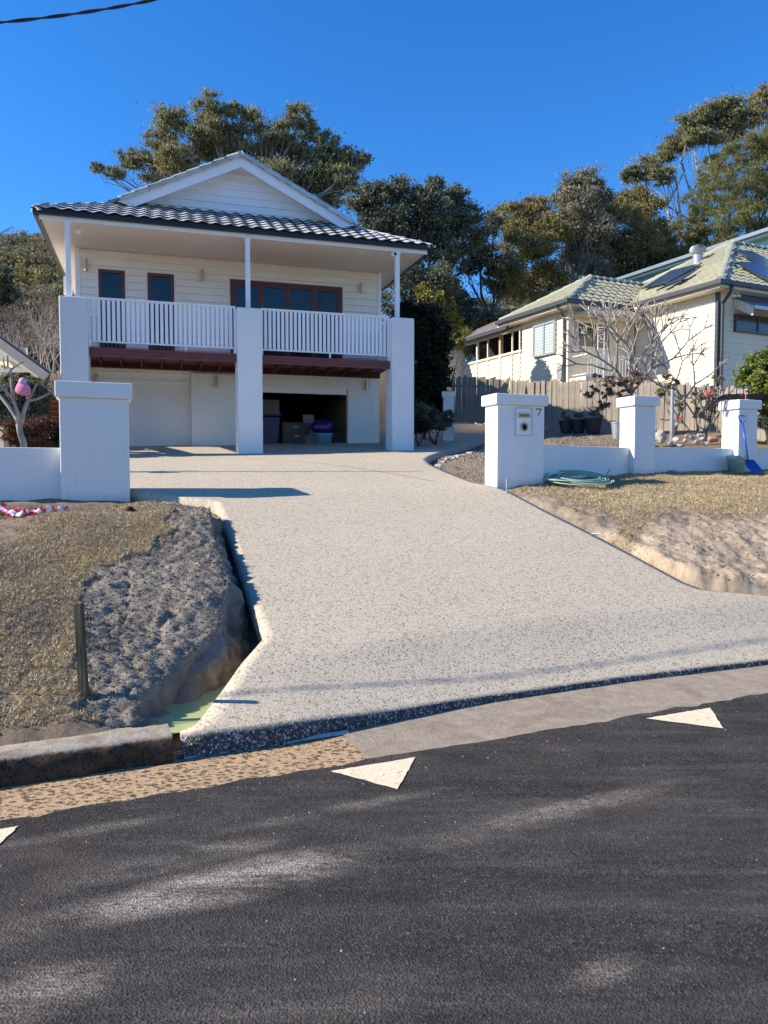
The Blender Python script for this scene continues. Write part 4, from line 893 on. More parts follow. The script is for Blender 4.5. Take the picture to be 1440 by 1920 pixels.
gthing('wheelie_bin', 'dark blue wheelie bin at the left edge of the open garage', 'bin', 503, 830, 2.9, b_bin)
def b_draw(th):
    m = MB(); m.box(-.38, .38, -.2, .25, 0, .78); m.build('cabinet_body', cardb, th, bevel=.01)
    for j in range(3):
        m = MB(); m.box(-.35, .35, -.222, -.201, .04+j*.25, .26+j*.25); d = m.build('drawer', cardb, th, bevel=.006); k = MB(); k.box(-.06, .06, -.24, -.2225, .14+j*.25, .17+j*.25); k.build('handle', M['steel'], d)
gthing('drawer_cabinet', 'low grey chest of drawers inside the open garage', 'cabinet', 553, 825, 3.1, b_draw)
def b_sheet(th):
    m = MB(); m.slab([(-.17, .0, 0), (.17, .0, 0), (.1, .35, 1.0), (-.2, .35, 1.0)], .02); m.build('sheet', pale, th)
gthing('white_board', 'white sheet leaning beside the drawers in the garage', 'board', 586, 830, 2.75, b_sheet)
def b_tub(th):
    m = MB(); m.lathe([(.18, 0), (.25, .42), (.265, .43), (.265, .46), (.235, .46), (.17, .05)], seg=24); m.build('tub', cyanp, th, smooth=True)
gthing('plastic_tub', 'pale blue plastic tub at the front of the open garage', 'tub', 607, 840, 2.35, b_tub)
def b_bag(th):
    m = MB(); pr = []
    m.lathe([(.08, .44), (.24, .50), (.29, .62), (.25, .74), (.12, .82), (.05, .86)], seg=18); o = m.build('bag_body', purp, th, smooth=True)
    for v in o.data.vertices: v.co.x *= 1.15; v.co += Vector((math.sin(v.co.z*23+v.co.x*9)*.015, math.cos(v.co.z*31)*.015, 0))
gthing('plastic_bag', 'shiny purple bag lying on the pale blue tub', 'bag', 605, 840, 2.35, b_bag)
def b_box(th):
    m = MB(); m.box(-.25, .25, -.2, .2, 0, .5); m.build('carton', cardb, th)
    m = MB(); m.box(-.26, .0, -.21, .21, .501, .52); m.build('flap', cardb, th)
gthing('cardboard_box', 'grey carton on the right side of the open garage', 'box', 640, 835, 3.0, b_box)
def b_pan(th):
    m = MB(); m.slab([(-.3, 0, .0), (.3, 0, 0), (.3, .15, 1.45), (-.3, .15, 1.45)], .02); m.build('panel', pale, th)
gthing('plasterboard_sheet', 'upright white panel behind the blue bin in the garage', 'panel', 505, 820, 3.6, b_pan)
print('house ok')

# ================================================================== NEIGHBOUR HOUSE ON THE RIGHT (cream, green tiles)
NB = Fr(9.77, 22.0, 25.5); ZE = 7.28
nb = thing('neighbour_house', 'cream weatherboard house with pale green tiled hip roof and solar panels behind the paling fence', 'house', (NB.x, NB.y, 0), R(25.5))
nlx = lambda px, py, x: NB.onp(px, py, x)     # plane local x -> (y, z)
nly = lambda px, py, y: NB.on(px, py, y)      # plane local y -> (x, z)
OV = .45
def clad(mb, axis, c, a0, a1, z0, z1, sgn, pitch=.165):
    """weatherboards on a plane; axis 'x': plane x=c spanning y a0..a1, facing -x; axis 'y': plane y=c spanning x, facing -y"""
    z = z0
    while z < z1-.01:
        h = min(pitch, z1-z)
        if axis == 'x': mb.hexa([(c-.03, a0, z), (c, a0, z), (c, a1, z), (c-.03, a1, z)], [(c-.006, a0, z+h), (c, a0, z+h), (c, a1, z+h), (c-.006, a1, z+h)])
        else: mb.hexa([(a0, c-.03, z), (a1, c-.03, z), (a1, c, z), (a0, c, z)], [(a0, c-.006, z+h), (a1, c-.006, z+h), (a1, c, z+h), (a0, c, z+h)])
        z += pitch
XM, YM = OV, OV                       # main block wall planes
VY = 3.45; C2x = -2.75; XW = C2x+.40; YW = VY+.42
m = MB(); m.box(XM, 11, YM, 7.2, 2.4, 7.1); m.box(XW, XM, YW, YW+2.48, 2.4, 7.0)
m.build('wall', M['cream'], nb)
m = MB(); clad(m, 'x', XM-.003, YM, YW, 2.5, 7.08, -1); clad(m, 'y', YM-.003, XM, 11, 2.5, 7.08, -1); clad(m, 'x', XW-.003, YW, YW+2.48, 2.5, 6.98, -1); clad(m, 'y', YW-.003, XW, XM-.04, 2.5, 6.98, -1)
m.build('cladding', M['cream'], nb, kind='stuff')
m = MB(); m.box(XM-.045, XM+.06, YM-.045, YM+.06, 2.4, 7.08); m.build('corner_stop', M['charcoal'], nb); m = MB(); m.box(XW-.045, XW+.06, YW-.045, YW+.06, 2.4, 6.98); m.build('corner_stop', M['cream'], nb)
# roofs
AX, AY, AZ = 5.0, 3.8, ZE+2.75
ridge_end = (13.0, AY, AZ)
B2 = 1.9; A2x = C2x+2.5; A2z = ZE+1.30
rf = MB()
rf.add([(0, 0, ZE), (13, 0, ZE), (13, AY, AZ), (AX, AY, AZ)], [(0, 1, 2, 3)]); rf.add([(0, 0, ZE), (AX, AY, AZ), (0, 2*AY, ZE)], [(0, 1, 2)]); rf.add([(0, 2*AY, ZE), (AX, AY, AZ), (13, AY, AZ), (13, 2*AY, ZE)], [(0, 1, 2, 3)])
XH = 2.9
rf.add([(C2x, VY, ZE-.1), (1.0, VY, ZE-.1), (XH, VY+B2, A2z), (A2x, VY+B2, A2z)], [(0, 1, 2, 3)]); rf.add([(C2x, VY, ZE-.1), (A2x, VY+B2, A2z), (C2x, VY+2*B2, ZE-.1)], [(0, 1, 2)]); rf.add([(C2x, VY+2*B2, ZE-.1), (A2x, VY+B2, A2z), (XH, VY+B2, A2z), (XH, VY+2*B2, ZE-.1)], [(0, 1, 2, 3)])
nroof = rf.build('roof', M['gtile'], nb)
gt = tile_mesh(w=.30, l=.38, rise=.04, th=.03, name='roof_tile')
def unit(v): return Vector(v).normalized()
# left plane of the main block (triangle), visible nearest: individual tiles
sl = math.atan2(AZ-ZE, AX); Wl = Vector((math.cos(sl), 0, math.sin(sl))); Ll = AX/math.cos(sl)
tile_field(nroof, (0, 0, ZE), (0, 1, 0), Wl, lambda a, b: 0 <= b < Ll and a > b/Ll*AY-.05 and a < 2*AY-b/Ll*AY+.05, 26, 19, M['gtile'], half=False, mesh=gt, limit=150)
sf = math.atan2(AZ-ZE, AY); Wf = Vector((0, math.cos(sf), math.sin(sf))); Lf = AY/math.cos(sf)
tile_field(nroof, (0, 0, ZE), (1, 0, 0), Wf, lambda a, b: 0 <= b < Lf and a > b/Lf*AX-.05, 43, 15, M['gtile'], half=False, mesh=gt, limit=60)
s2 = math.atan2(A2z-ZE+.1, B2); W2 = Vector((0, math.cos(s2), math.sin(s2))); L2 = B2/math.cos(s2)
def on_left_plane(x, y): return ZE+x*math.tan(sl)
tile_field(nroof, (C2x, VY, ZE-.1), (1, 0, 0), W2, lambda a, b: 0 <= b < L2 and a > b/L2*2.5-.05 and (C2x+a < .05 or on_left_plane(C2x+a, 0) < ZE-.1+b*math.sin(s2)+.03), 22, 8, M['gtile'], half=False, mesh=gt, limit=85)
s3 = math.atan2(A2z-ZE+.1, 2.5); W3 = Vector((math.cos(s3), 0, math.sin(s3))); L3 = 2.5/math.cos(s3)
tile_field(nroof, (C2x, VY, ZE-.1), (0, 1, 0), W3, lambda a, b: 0 <= b < L3 and a > b/L3*B2-.05 and a < 2*B2-b/L3*B2+.05, 13, 9, M['gtile'], half=False, mesh=gt, individual=False)
cap_line(nroof, (0, 0, ZE+.07), (AX, AY, AZ+.08), M['gcap'], 12, w=.3, name='hip_cap'); cap_line(nroof, (AX, AY, AZ+.08), (13, AY, AZ+.08), M['gcap'], 16, w=.28, name='ridge_cap')
cap_line(nroof, (0, 2*AY, ZE+.07), (AX, AY, AZ+.08), M['gcap'], 12, w=.28, name='hip_cap')
cap_line(nroof, (C2x, VY, ZE-.04), (A2x, VY+B2, A2z+.06), M['gcap'], 7, w=.28, name='hip_cap'); cap_line(nroof, (A2x, VY+B2, A2z+.06), (XH, VY+B2, A2z+.06), M['gcap'], 10, w=.26, name='ridge_cap'); cap_line(nroof, (C2x, VY+2*B2, ZE-.04), (A2x, VY+B2, A2z+.06), M['gcap'], 7, w=.28, name='hip_cap')
# gutters, soffits, fascias
m = MB(); m.box(-.12, 13, -.12, 0, ZE-.12, ZE+.02); m.box(-.12, 0, .001, VY-.14, ZE-.12, ZE+.02); m.build('gutter', M['charcoal'], nb, bevel=.015)
m = MB(); m.box(C2x-.12, -.13, VY-.12, VY, ZE-.22, ZE-.08); m.box(C2x-.12, C2x, VY+.001, VY+3.9, ZE-.22, ZE-.08); m.build('gutter', M['charcoal'], nb, bevel=.015)
m = MB(); m.box(.0, 13, .0, YM+.01, ZE-.21, ZE-.19); m.box(0, XM+.01, YM+.011, VY+.5, ZE-.21, ZE-.19); m.box(C2x, -.01, VY, YW+.01, ZE-.31, ZE-.29); m.box(C2x, XW+.01, YW+.011, YW+3.4, ZE-.31, ZE-.29); m.build('soffit', M['cream'], nb)
m = MB(); m.box(0, 13, -.0, .025, ZE-.21, ZE-.0); m.box(0, .025, .026, VY, ZE-.21, ZE); m.box(C2x, 0, VY, VY+.025, ZE-.31, ZE-.1); m.box(C2x, C2x+.025, VY+.026, VY+3.9, ZE-.31, ZE-.1); m.build('fascia', M['cream'], nb)
# downpipes
for (pts, lab) in (([(XM-.0, -.06, ZE-.12), (XM-.06, -.05, ZE-.3), (XM+.1, YM-.09, ZE-.55), (XM+.1, YM-.09, 2.6)], 'charcoal downpipe at the corner'), ([(C2x-.06, VY+.5, ZE-.2), (C2x+.05, VY+.35, ZE-.4), (XW-.09, YW+.1, ZE-.6), (XW-.09, YW+.1, 2.6)], 'grey downpipe of the wing')):
    m = MB(); m.tube(pts, .05, 8); m.build('downpipe', M['charcoal'], nb, label=lab)
# windows
def win_x(x, pxa, pya, pxb, pyb, name='window', sashes=2, frame=M['galv'], blind=True):
    y0, za = nlx(pxa, pya, x-.03); y1, zb = nlx(pxb, pyb, x-.03); y0, y1 = sorted((y0, y1)); z0, z1 = sorted((za, zb)); fw = .06
    f_ = MB(); f_.box(x-.08, x+.02, y0, y1, z0, z0+fw); f_.box(x-.08, x+.02, y0, y1, z1-fw, z1); f_.box(x-.08, x+.02, y0, y0+fw, z0+fw, z1-fw); f_.box(x-.08, x+.02, y1-fw, y1, z0+fw, z1-fw); ym = (y0+y1)/2; f_.box(x-.075, x+.02, ym-.03, ym+.03, z0+fw, z1-fw); o = f_.build(name, frame, nb)
    g = MB(); g.box(x-.045, x-.035, y0+fw, ym-.03, z0+fw, z1-fw); g.build('pane', M['blindglass'], o); g = MB(); g.box(x-.05, x-.04, ym+.03, y1-fw, z0+fw, z1-fw); g.build('pane', M['blindglass'], o)
    return o
t = NT('glass_over_blind'); wv = t.node('ShaderNodeTexWave', wave_type='BANDS', bands_direction='Z', wave_profile='SAW'); wv.inputs['Scale'].default_value = 3.2; t.l.new(t.co, wv.inputs['Vector'])
t.color(t.mix(t.ramp(wv.outputs[1], [(.0, 0), (.25, 1)]), (.14, .16, .17), (.42, .48, .48))).set(.1, .7); M['blindglass'] = t.m
t = NT('dark_glass_over_blind'); wv = t.node('ShaderNodeTexWave', wave_type='BANDS', bands_direction='Z', wave_profile='SAW'); wv.inputs['Scale'].default_value = 3.0; t.l.new(t.co, wv.inputs['Vector'])
t.color(t.mix(t.ramp(wv.outputs[1], [(.0, 0), (.3, 1)]), (.012, .012, .012), (.10, .09, .075))).set(.12, .6); M['darkblind'] = t.m
win_x(XW-.03, 1001, 612, 1041, 612+50)
def win_y(y, pxa, pxb, pya, pyb, name, panes, mat, frame, label=None, fw=.05):
    x0, z1 = nly(pxa, pya, y-.03); x1, z0 = nly(pxb, pyb, y-.03); f_ = MB(); f_.box(x0, x1, y-.08, y+.02, z0, z0+fw); f_.box(x0, x1, y-.08, y+.02, z1-fw, z1); f_.box(x0, x0+fw, y-.08, y+.02, z0+fw, z1-fw); f_.box(x1-fw, x1, y-.08, y+.02, z0+fw, z1-fw)
    for k in range(1, panes): xx = x0+(x1-x0)*k/panes; f_.box(xx-.03, xx+.03, y-.075, y+.02, z0+fw, z1-fw)
    o = f_.build(name, frame, nb, label=label)
    for k in range(panes):
        a = x0+(x1-x0)*k/panes+(fw if k == 0 else .03); b = x0+(x1-x0)*(k+1)/panes-(fw if k == panes-1 else .03); g = MB(); g.box(a, b, y-.045, y-.035, z0+fw, z1-fw); g.build('pane', mat, o)
    return o
win_y(YW-.03, 1081, 1143, 601, 657, 'window', 2, M['darkblind'], M['cream'], 'porch window with half lowered blind')
win_y(YW-.03, 1186, 1216, 598, 700, 'porch_door', 1, simple('dark_brown_door', (.05, .025, .02), .6), M['cream'])
w_ = win_y(YM-.03, 1378, 1500, 588, 636, 'window', 3, M['darkblind'], M['charcoal'], 'front window under the metal awning')
# corrugated window awning
xa, za = nly(1376, 560, YM-.03); xb, _ = nly(1510, 560, YM-.03); aw = MB(); n = 60
vs = []; 
for i in range(n+1):
    x = xa+(xb-xa)*i/n; c = .018*math.sin(i*math.pi/1.5); vs.append((x, YM-.04, za+c+.02))
for i in range(n+1):
    x = xa+(xb-xa)*i/n; c = .018*math.sin(i*math.pi/1.5); vs.append((x, YM-.75, za-.36+c))
aw.add(vs, [(i, i+1, n+2+i, n+1+i) for i in range(n)]); awn = aw.build('awning', M['galv'], nb)
m = MB(); 
for k in range(9):
    yk = YM-.06-k*.075; zt2 = za-.02-k*.04; m.box(xa-.012, xa, yk-.06, yk, zt2-.28, zt2)
m.build('awning_cheek', M['cream'], awn, kind='stuff'); m = MB(); m.box(xa, xb, YM-.78, YM-.755, za-.44, za-.34); m.build('awning_valance', M['galv'], awn)
m = MB(); xs, zs = nly(1376, 550, YM-.05); m.box(xs, 11, YM-.14, YM-.05, zs-.16, zs+.0); m.build('awning_head', M['charcoal'], nb)
for px in (1375, 1384):
    x, z = nly(px, 551, YM-.15); m = MB(); m.box(x-.07, x+.07, YM-.2, YM-.06, z-.1, z+.08); m.build('security_light', M['white'], nb, bevel=.01); m = MB(); m.lathe([(.035, 0), (.03, .01)], seg=12); o = m.build('lens', M['dark'], nb); o.location = (x, YM-.2, z); o.rotation_euler = (R(90), 0, 0)
# porch: flat awning roof, slab, iron rail and lattice post, meter box
px0, pz = nly(1084, 582, YW-1.2); px1, _ = nly(1240, 590, YW-.7)
m = MB(); m.box(XW+.15, XM-.05, YW-.78, YW-.05, ZE-.52, ZE-.44); m.box(XW+.13, XM-.05, YW-.81, YW-.78, ZE-.54, ZE-.36); pr_ = m.build('porch_roof', M['cream'], nb)
m = MB(); m.box(XW+.05, XM-.06, YW-.8, YW-.04, 2.4, 4.62); m.build('porch_base', M['cream'], nb); m = MB(); m.box(XW+.0, XM-.06, YW-.86, YW-.04, 4.62, 4.74); m.build('porch_slab', M['cream'], nb)
rl = MB(); y0 = YW-.78; rl.tube([(XW+.1, YW-.1, 5.45), (XW+.1, y0, 5.45), (XM-.4, y0, 5.45)], .018, 5); rl.tube([(XW+.1, YW-.1, 4.84), (XW+.1, y0, 4.84), (XM-.4, y0, 4.84)], .014, 5); pr = rl.build('porch_rail', M['white'], nb)
for i in range(19): b = MB(); x = XW+.15+i*.12; b.tube([(x, y0, 4.84), (x, y0, 5.45)], .009, 4); b.build('rail_bar', M['white'], pr)
lp = MB(); x0 = XW+.55
for x in (x0, x0+.26): lp.tube([(x, y0, 4.74), (x, y0, ZE-.52)], .016, 5)
for k in range(8): z = 4.85+k*.25; lp.tube([(x0, y0, z), (x0+.26, y0, z)], .012, 4); lp.tube([(x0, y0, z), (x0+.13, y0, z+.13), (x0+.26, y0, z)], .01, 4) if k % 3 else None
lp.build('lattice_post', M['white'], nb)
y_, z_ = nlx(1053, 700, XW-.05); m = MB(); m.box(XW-.16, XW-.04, y_-.12, y_+.12, z_-.2, z_+.25); m.build('meter_box', M['galv'], nb, bevel=.01)
# solar arrays
def panel_quad(pl, quad, n, off=.12, parent=None):
    P0, N = pl; Mw = Matrix.Rotation(R(25.5), 4, 'Z'); Pw = Mw @ Vector(P0)+Vector((NB.x, NB.y, 0)); Nw = (Mw.to_3x3() @ Vector(N)).normalized(); Mi = minv(nb)
    q = [Mi @ ray_plane(px, py, Pw+Nw*off, Nw) for px, py in quad]
    for i in range(n):
        a = q[0].lerp(q[1], i/n+.004); b = q[0].lerp(q[1], (i+1)/n-.004); c = q[3].lerp(q[2], (i+1)/n-.004); d = q[3].lerp(q[2], i/n+.004); m_ = MB(); m_.slab([a, b, c, d], .04, Vector(N).normalized()); m_.build('solar_panel', M['solar'], nb)
Nl = Vector((-math.sin(sl), 0, math.cos(sl))); Nf = Vector((0, -math.sin(sf), math.cos(sf)))
panel_quad(((0, 0, ZE), Nl), [(1203, 543), (1256, 529), (1317, 494), (1258, 509)], 4); panel_quad(((0, 0, ZE), Nl), [(1231, 546), (1277, 527), (1315, 501), (1259, 530)], 2, .15)
panel_quad(((0, 0, ZE), Nf), [(1375, 470), (1409, 472), (1462, 500), (1416, 493)], 1); panel_quad(((0, 0, ZE), Nf), [(1378, 493), (1412, 493), (1490, 532), (1440, 528)], 1); panel_quad(((0, 0, ZE), Nf), [(1414, 493), (1447, 497), (1530, 540), (1492, 533)], 1)
# turbine vent
tvp = minv(nb) @ ray_plane(1308, 494, (Matrix.Rotation(R(25.5), 4, 'Z') @ Vector((0, 2*AY, ZE)))+Vector((NB.x, NB.y, 0)), Matrix.Rotation(R(25.5), 3, 'Z') @ Vector((-math.sin(sl), 0, math.cos(sl))))
m = MB(); m.lathe([(.17, -.2), (.17, .28), (.19, .30)], tvp, 16); tv = m.build('turbine_vent', M['galv'], nb)
hd = MB()
for k in range(18):
    a = 2*math.pi*k/18; c, s_ = math.cos(a), math.sin(a); c2, s2_ = math.cos(a+.28), math.sin(a+.28); pr2 = [(.17, .30), (.27, .38), (.29, .48), (.24, .58), (.08, .64)]
    vs = [(tvp.x+r*c, tvp.y+r*s_, tvp.z+z) for r, z in pr2]+[(tvp.x+r*.86*c2, tvp.y+r*.86*s2_, tvp.z+z) for r, z in pr2]; hd.add(vs, [(i, i+1, 6+i, 5+i) for i in range(4)])
hd.lathe([(.1, .62), (.02, .66)], tvp, 12); hd.build('vent_fins', M['galv'], tv, kind='stuff')

# ---- lean-to carport behind the wing: grey roof, open posts, boarded lower wall
wy0 = YW+2.48; y_end = 10.35; ZS = 6.0
lt = thing('lean_to', 'open sided cream lean-to with dark grey roof running back from the neighbour house', 'shed', (NB.x, NB.y, 0), R(25.5))
m = MB(); m.slab([(C2x+.1, wy0+.45, 7.0), (C2x+.1, y_end+.1, 6.90), (-.3, y_end+2.3, 7.95), (-.3, wy0+2.6, 8.12), (A2x-.6, wy0+.9, 7.9)], .05, Vector((0, 0, 1))); m.build('roof_sheet', M['grey_roof'], lt)
m = MB(); m.tube([(-.3, wy0+2.6, 8.2), (-.3, y_end+2.3, 8.0)], .035, 6); m.build('ridge_capping', M['terracotta'], lt); m = MB(); m.tube([(C2x+.1, y_end+.1, 6.96), (-.3, y_end+2.3, 7.98)], .03, 6); m.build('verge_capping', M['terracotta'], lt)
m = MB(); m.box(C2x+.0, C2x+.1, wy0+.45, y_end+.1, 6.84, 6.97); m.build('gutter', M['charcoal'], lt)
m = MB(); m.box(XW, XW+.1, wy0, y_end, 2.5, ZS); m.build('wall', M['cream'], lt); m = MB(); clad(m, 'x', XW-.003, wy0+.02, y_end, 2.5, ZS-.01, -1); m.build('cladding', M['cream'], lt, kind='stuff')
m = MB(); m.box(XW-.07, XW+.13, wy0, y_end, ZS, ZS+.07); m.build('sill', M['cream'], lt)
m = MB(); m.box(XW-.04, XW+.06, wy0, y_end, 6.80, 6.9); m.build('head_beam', M['cream'], lt)
for k, (px, w) in enumerate(((976, .05), (962, .05), (939, .12), (916, .05), (896, .08))):
    yy = nlx(px, 650, XW)[0]; m = MB(); m.box(XW-.05, XW-.05+w, yy-w/2, yy+w/2, ZS+.07, 6.8); m.build('post', M['cream'] if k != 2 else simple('brown_post', (.42, .30, .22), .7), lt); m = MB(); m.box(XW-.055, XW-.035, yy-w/2, yy+w/2, 2.6, ZS-.001); m.build('cover_strip', M['cream'], lt)
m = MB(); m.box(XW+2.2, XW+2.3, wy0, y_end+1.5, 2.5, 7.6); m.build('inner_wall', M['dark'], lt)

# ---- shed with roller door at the end, seen left of the lean-to
sh = thing('garden_shed', 'cream shed with ribbed roller door between hedge and lean-to', 'shed', (*NB.wor(XW-3.1, y_end+.0), 3.6), R(25.5))
m = MB(); m.box(0, 3.1, 0, 2.5, -1, 3.05); m.build('wall', M['cream'], sh); m = MB()
z = 0
while z < 2.95: m.hexa([(0, -.03, z), (3.1, -.03, z), (3.1, -.001, z), (0, -.001, z)], [(0, -.006, z+.165), (3.1, -.006, z+.165), (3.1, -.001, z+.165), (0, -.001, z+.165)]); z += .165
m.build('cladding', M['cream'], sh, kind='stuff'); m = MB(); m.box(.2, 2.6, -.05, -.031, -.5, 2.3); rd = m.build('roller_door', M['cream'], sh)
for k in range(22): m = MB(); m.box(.22, 2.58, -.062, -.0505, -.45+k*.12, -.36+k*.12); m.build('slat', M['cream'], rd)
m = MB(); m.box(-.1, 3.2, -.15, 2.6, 3.051, 3.13); m.build('roof', M['grey_roof'], sh)

# ---- teal house behind, its long left wall and eave show over the green roof
tlo = at(1500, 470, 30); te = thing('teal_house', 'teal weatherboard house with blue grey eave rising behind the green tiled roof', 'house', (tlo.x, tlo.y, 0), R(25.5))
TF = Fr(tlo.x, tlo.y, 25.5); ya_, za_ = TF.onp(1440, 432, 0)
m = MB(); m.box(.0, 9, -6, 16, 3, za_-.3); m.build('wall', M['teal'], te)
m = MB(); clad(m, 'x', -.003, -6, 16, za_-3.4, za_-.32, -1, .2); m.build('cladding', M['teal'], te, kind='stuff')
m = MB(); m.hexa([(-.5, -6.5, za_-.28), (4.5, -6.5, za_+1.2), (4.5, 16.5, za_+1.2), (-.5, 16.5, za_-.28)], [(-.5, -6.5, za_-.1), (4.5, -6.5, za_+1.4), (4.5, 16.5, za_+1.4), (-.5, 16.5, za_-.1)]); m.build('roof', M['bluegrey'], te)
m = MB(); m.box(-.62, -.505, -6.5, 16.5, za_-.24, za_-.08); m.build('gutter', M['bluegrey'], te, bevel=.02)
m = MB(); m.box(-.5, 0, -6.4, 16.4, za_-.32, za_-.29); m.build('soffit', M['bluegrey'], te)

# ================================================================== FENCES
def paling_fence(label, pts, h, mat, pw=.112, gap=-.012, rails=(.25, .85), post_every=2.4, seed=1, group='timber paling fences', front=-1):
    p0 = Vector(pts[0]); th = thing('paling_fence', label, 'fence', (p0.x, p0.y, p0.z)); rn = random.Random(seed); me = None
    for (a, b) in zip(pts[:-1], pts[1:]):
        a = Vector(a)-p0; b = Vector(b)-p0; d = b-a; L = math.hypot(d.x, d.y); u = Vector((d.x/L, d.y/L, 0)); n = Vector((-u.y, u.x, 0)); k = int(L/(pw+gap)); rz = math.atan2(u.y, u.x)
        for i in range(k):
            p = a+d*((i+.5)/k); hh = h*(1+rn.uniform(-.035, .03))
            if me is None:
                m = MB(); m.box(-pw/2, pw/2, -.009, .009, 0, 1.0); o = m.build('paling', mat, th); me = o.data
            else: o = bpy.data.objects.new('paling', me); col.objects.link(o); o.parent = th
            o.location = p+n*(.008 if i % 2 else -.008)+Vector((0, 0, rn.uniform(-.03, .02))); o.rotation_euler = (rn.uniform(-.015, .015), rn.uniform(-.018, .018), rz+rn.uniform(-.03, .03)); o.scale = (rn.uniform(.9, 1.03), 1, hh)
        for f_ in rails:
            ns = max(1, int(L/post_every))
            for s in range(ns):
                qa = a+d*(s/ns)+n*front*.035; qb = a+d*((s+1)/ns)+n*front*.035; m = MB(); m.bar(qa+Vector((0, 0, h*f_+rn.uniform(-.02, .02))), qb+Vector((0, 0, h*f_+rn.uniform(-.02, .02))), .04, .075); m.build('fence_rail', mat, th)
        ns = max(1, int(L/post_every))
        for s in range(ns+1):
            q = a+d*(s/ns)+n*front*.10; m = MB(); m.bar(q+Vector((0, 0, -.3)), q+Vector((rn.uniform(-.02, .02), 0, h*.93)), .10, .09, up=u); m.build('fence_post', mat, th)
    return th
def gp(px, py, Y): p = at(px, py, Y); return (p.x, p.y, p.z-.12)
fA, fB, fC, fD, fE = gp(1490, 848, 16.0), gp(1290, 812, 20), gp(1130, 797, 22), gp(940, 789, 24.5), gp(848, 784, 24.9)
paling_fence('weathered grey paling fence running along the cream neighbour house, sunlit', [fA, fB, fC, fD], 1.42, M['paling'], rails=(.12, .78), seed=2)
paling_fence('shaded dark paling fence at the end of the driveway beside the hedge', [fD, fE], 1.5, M['paling'], rails=(.2, .8), seed=3)
lf0, lf1 = at(60, 790, 17.5), at(150, 780, 18.5)
paling_fence('pale timber paling fence left of the house behind the green hedge', [(lf0.x, lf0.y, 2.3), (lf1.x, lf1.y, 2.3)], at(90, 702, 18).z-2.3+.05, M['paling_new'], rails=(.3, .9), seed=4)
# red slat screen
s0, s1 = at(88, 800, 16.8), at(122, 800, 17.1); rt = thing('slat_screen', 'red brown horizontal slat screen between green hedge and left gate pillar', 'screen', (s0.x, s0.y, 2.0))
zt0 = at(100, 748, 17).z
for k in range(9):
    m = MB(); z = zt0-2.0-k*.118; m.bar((0, 0, z), (s1.x-s0.x+.5, s1.y-s0.y+.1, z), .02, .10); m.build('slat', M['redslat'], rt)
for x in (0.03, s1.x-s0.x+.45): m = MB(); m.bar((x, .04, -.2), (x, .04, zt0-1.95), .06, .06); m.build('post', M['redslat'], rt)

# ================================================================== PLANTS
def leaves(blobs, n_tot, ln, wd, seed, droop=.5, clumps=14, flat=.7, cr=.34, shell=.35, kind='diamond'):
    g = np.random.default_rng(seed); area = np.array([b[3]*b[4] for b in blobs], float); cnt = (n_tot*area/area.sum()).astype(int)
    P = []; T = []
    for b, n in zip(blobs, cnt):
        c = np.array(b[:3]); r = np.array([b[3], b[5] if len(b) > 5 else b[3], b[4]]); nc = max(5, int(clumps*(.6+.8*g.random())))
        d = g.normal(size=(nc, 3)); d /= np.linalg.norm(d, axis=1)[:, None]; rad = shell+(1-shell)*g.random(nc)**.6; cc = d*rad[:, None]*.82
        cs = cr*(.6+.7*g.random(nc)); ct = g.normal(.5, .16, nc); k = g.integers(0, nc, n)
        off = g.normal(size=(n, 3)); off /= np.linalg.norm(off, axis=1)[:, None]; off *= (np.abs(g.normal(0, .62, n)))[:, None]*cs[k][:, None]; off[:, 2] *= flat
        P.append(c+(cc[k]+off)*r); T.append(np.clip(ct[k]+g.normal(0, .16, n), 0, 1))
    P = np.concatenate(P); T = np.concatenate(T); n = len(P)
    a = g.normal(size=(n, 3)); a[:, 2] -= droop*2; a /= np.linalg.norm(a, axis=1)[:, None]; b = np.cross(a, g.normal(size=(n, 3))); b /= np.linalg.norm(b, axis=1)[:, None]
    L = ln*g.uniform(.6, 1.3, n)[:, None]; Wd = wd*g.uniform(.7, 1.3, n)[:, None]
    V = np.stack([P-a*L/2, P+b*Wd/2, P+a*L/2, P-b*Wd/2], 1).reshape(-1, 3)
    return V, np.arange(4*n).reshape(n, 4), np.repeat(T, 4)
def wobble(a, b, n, amp, rn):
    a = Vector(a); b = Vector(b); L = (b-a).length; o = []
    for i in range(n+1):
        t_ = i/n; p = a.lerp(b, t_); k = math.sin(math.pi*t_)*amp*L; o.append(p+Vector((rn.uniform(-k, k), rn.uniform(-k, k), rn.uniform(-k, k)*.5)))
    return o
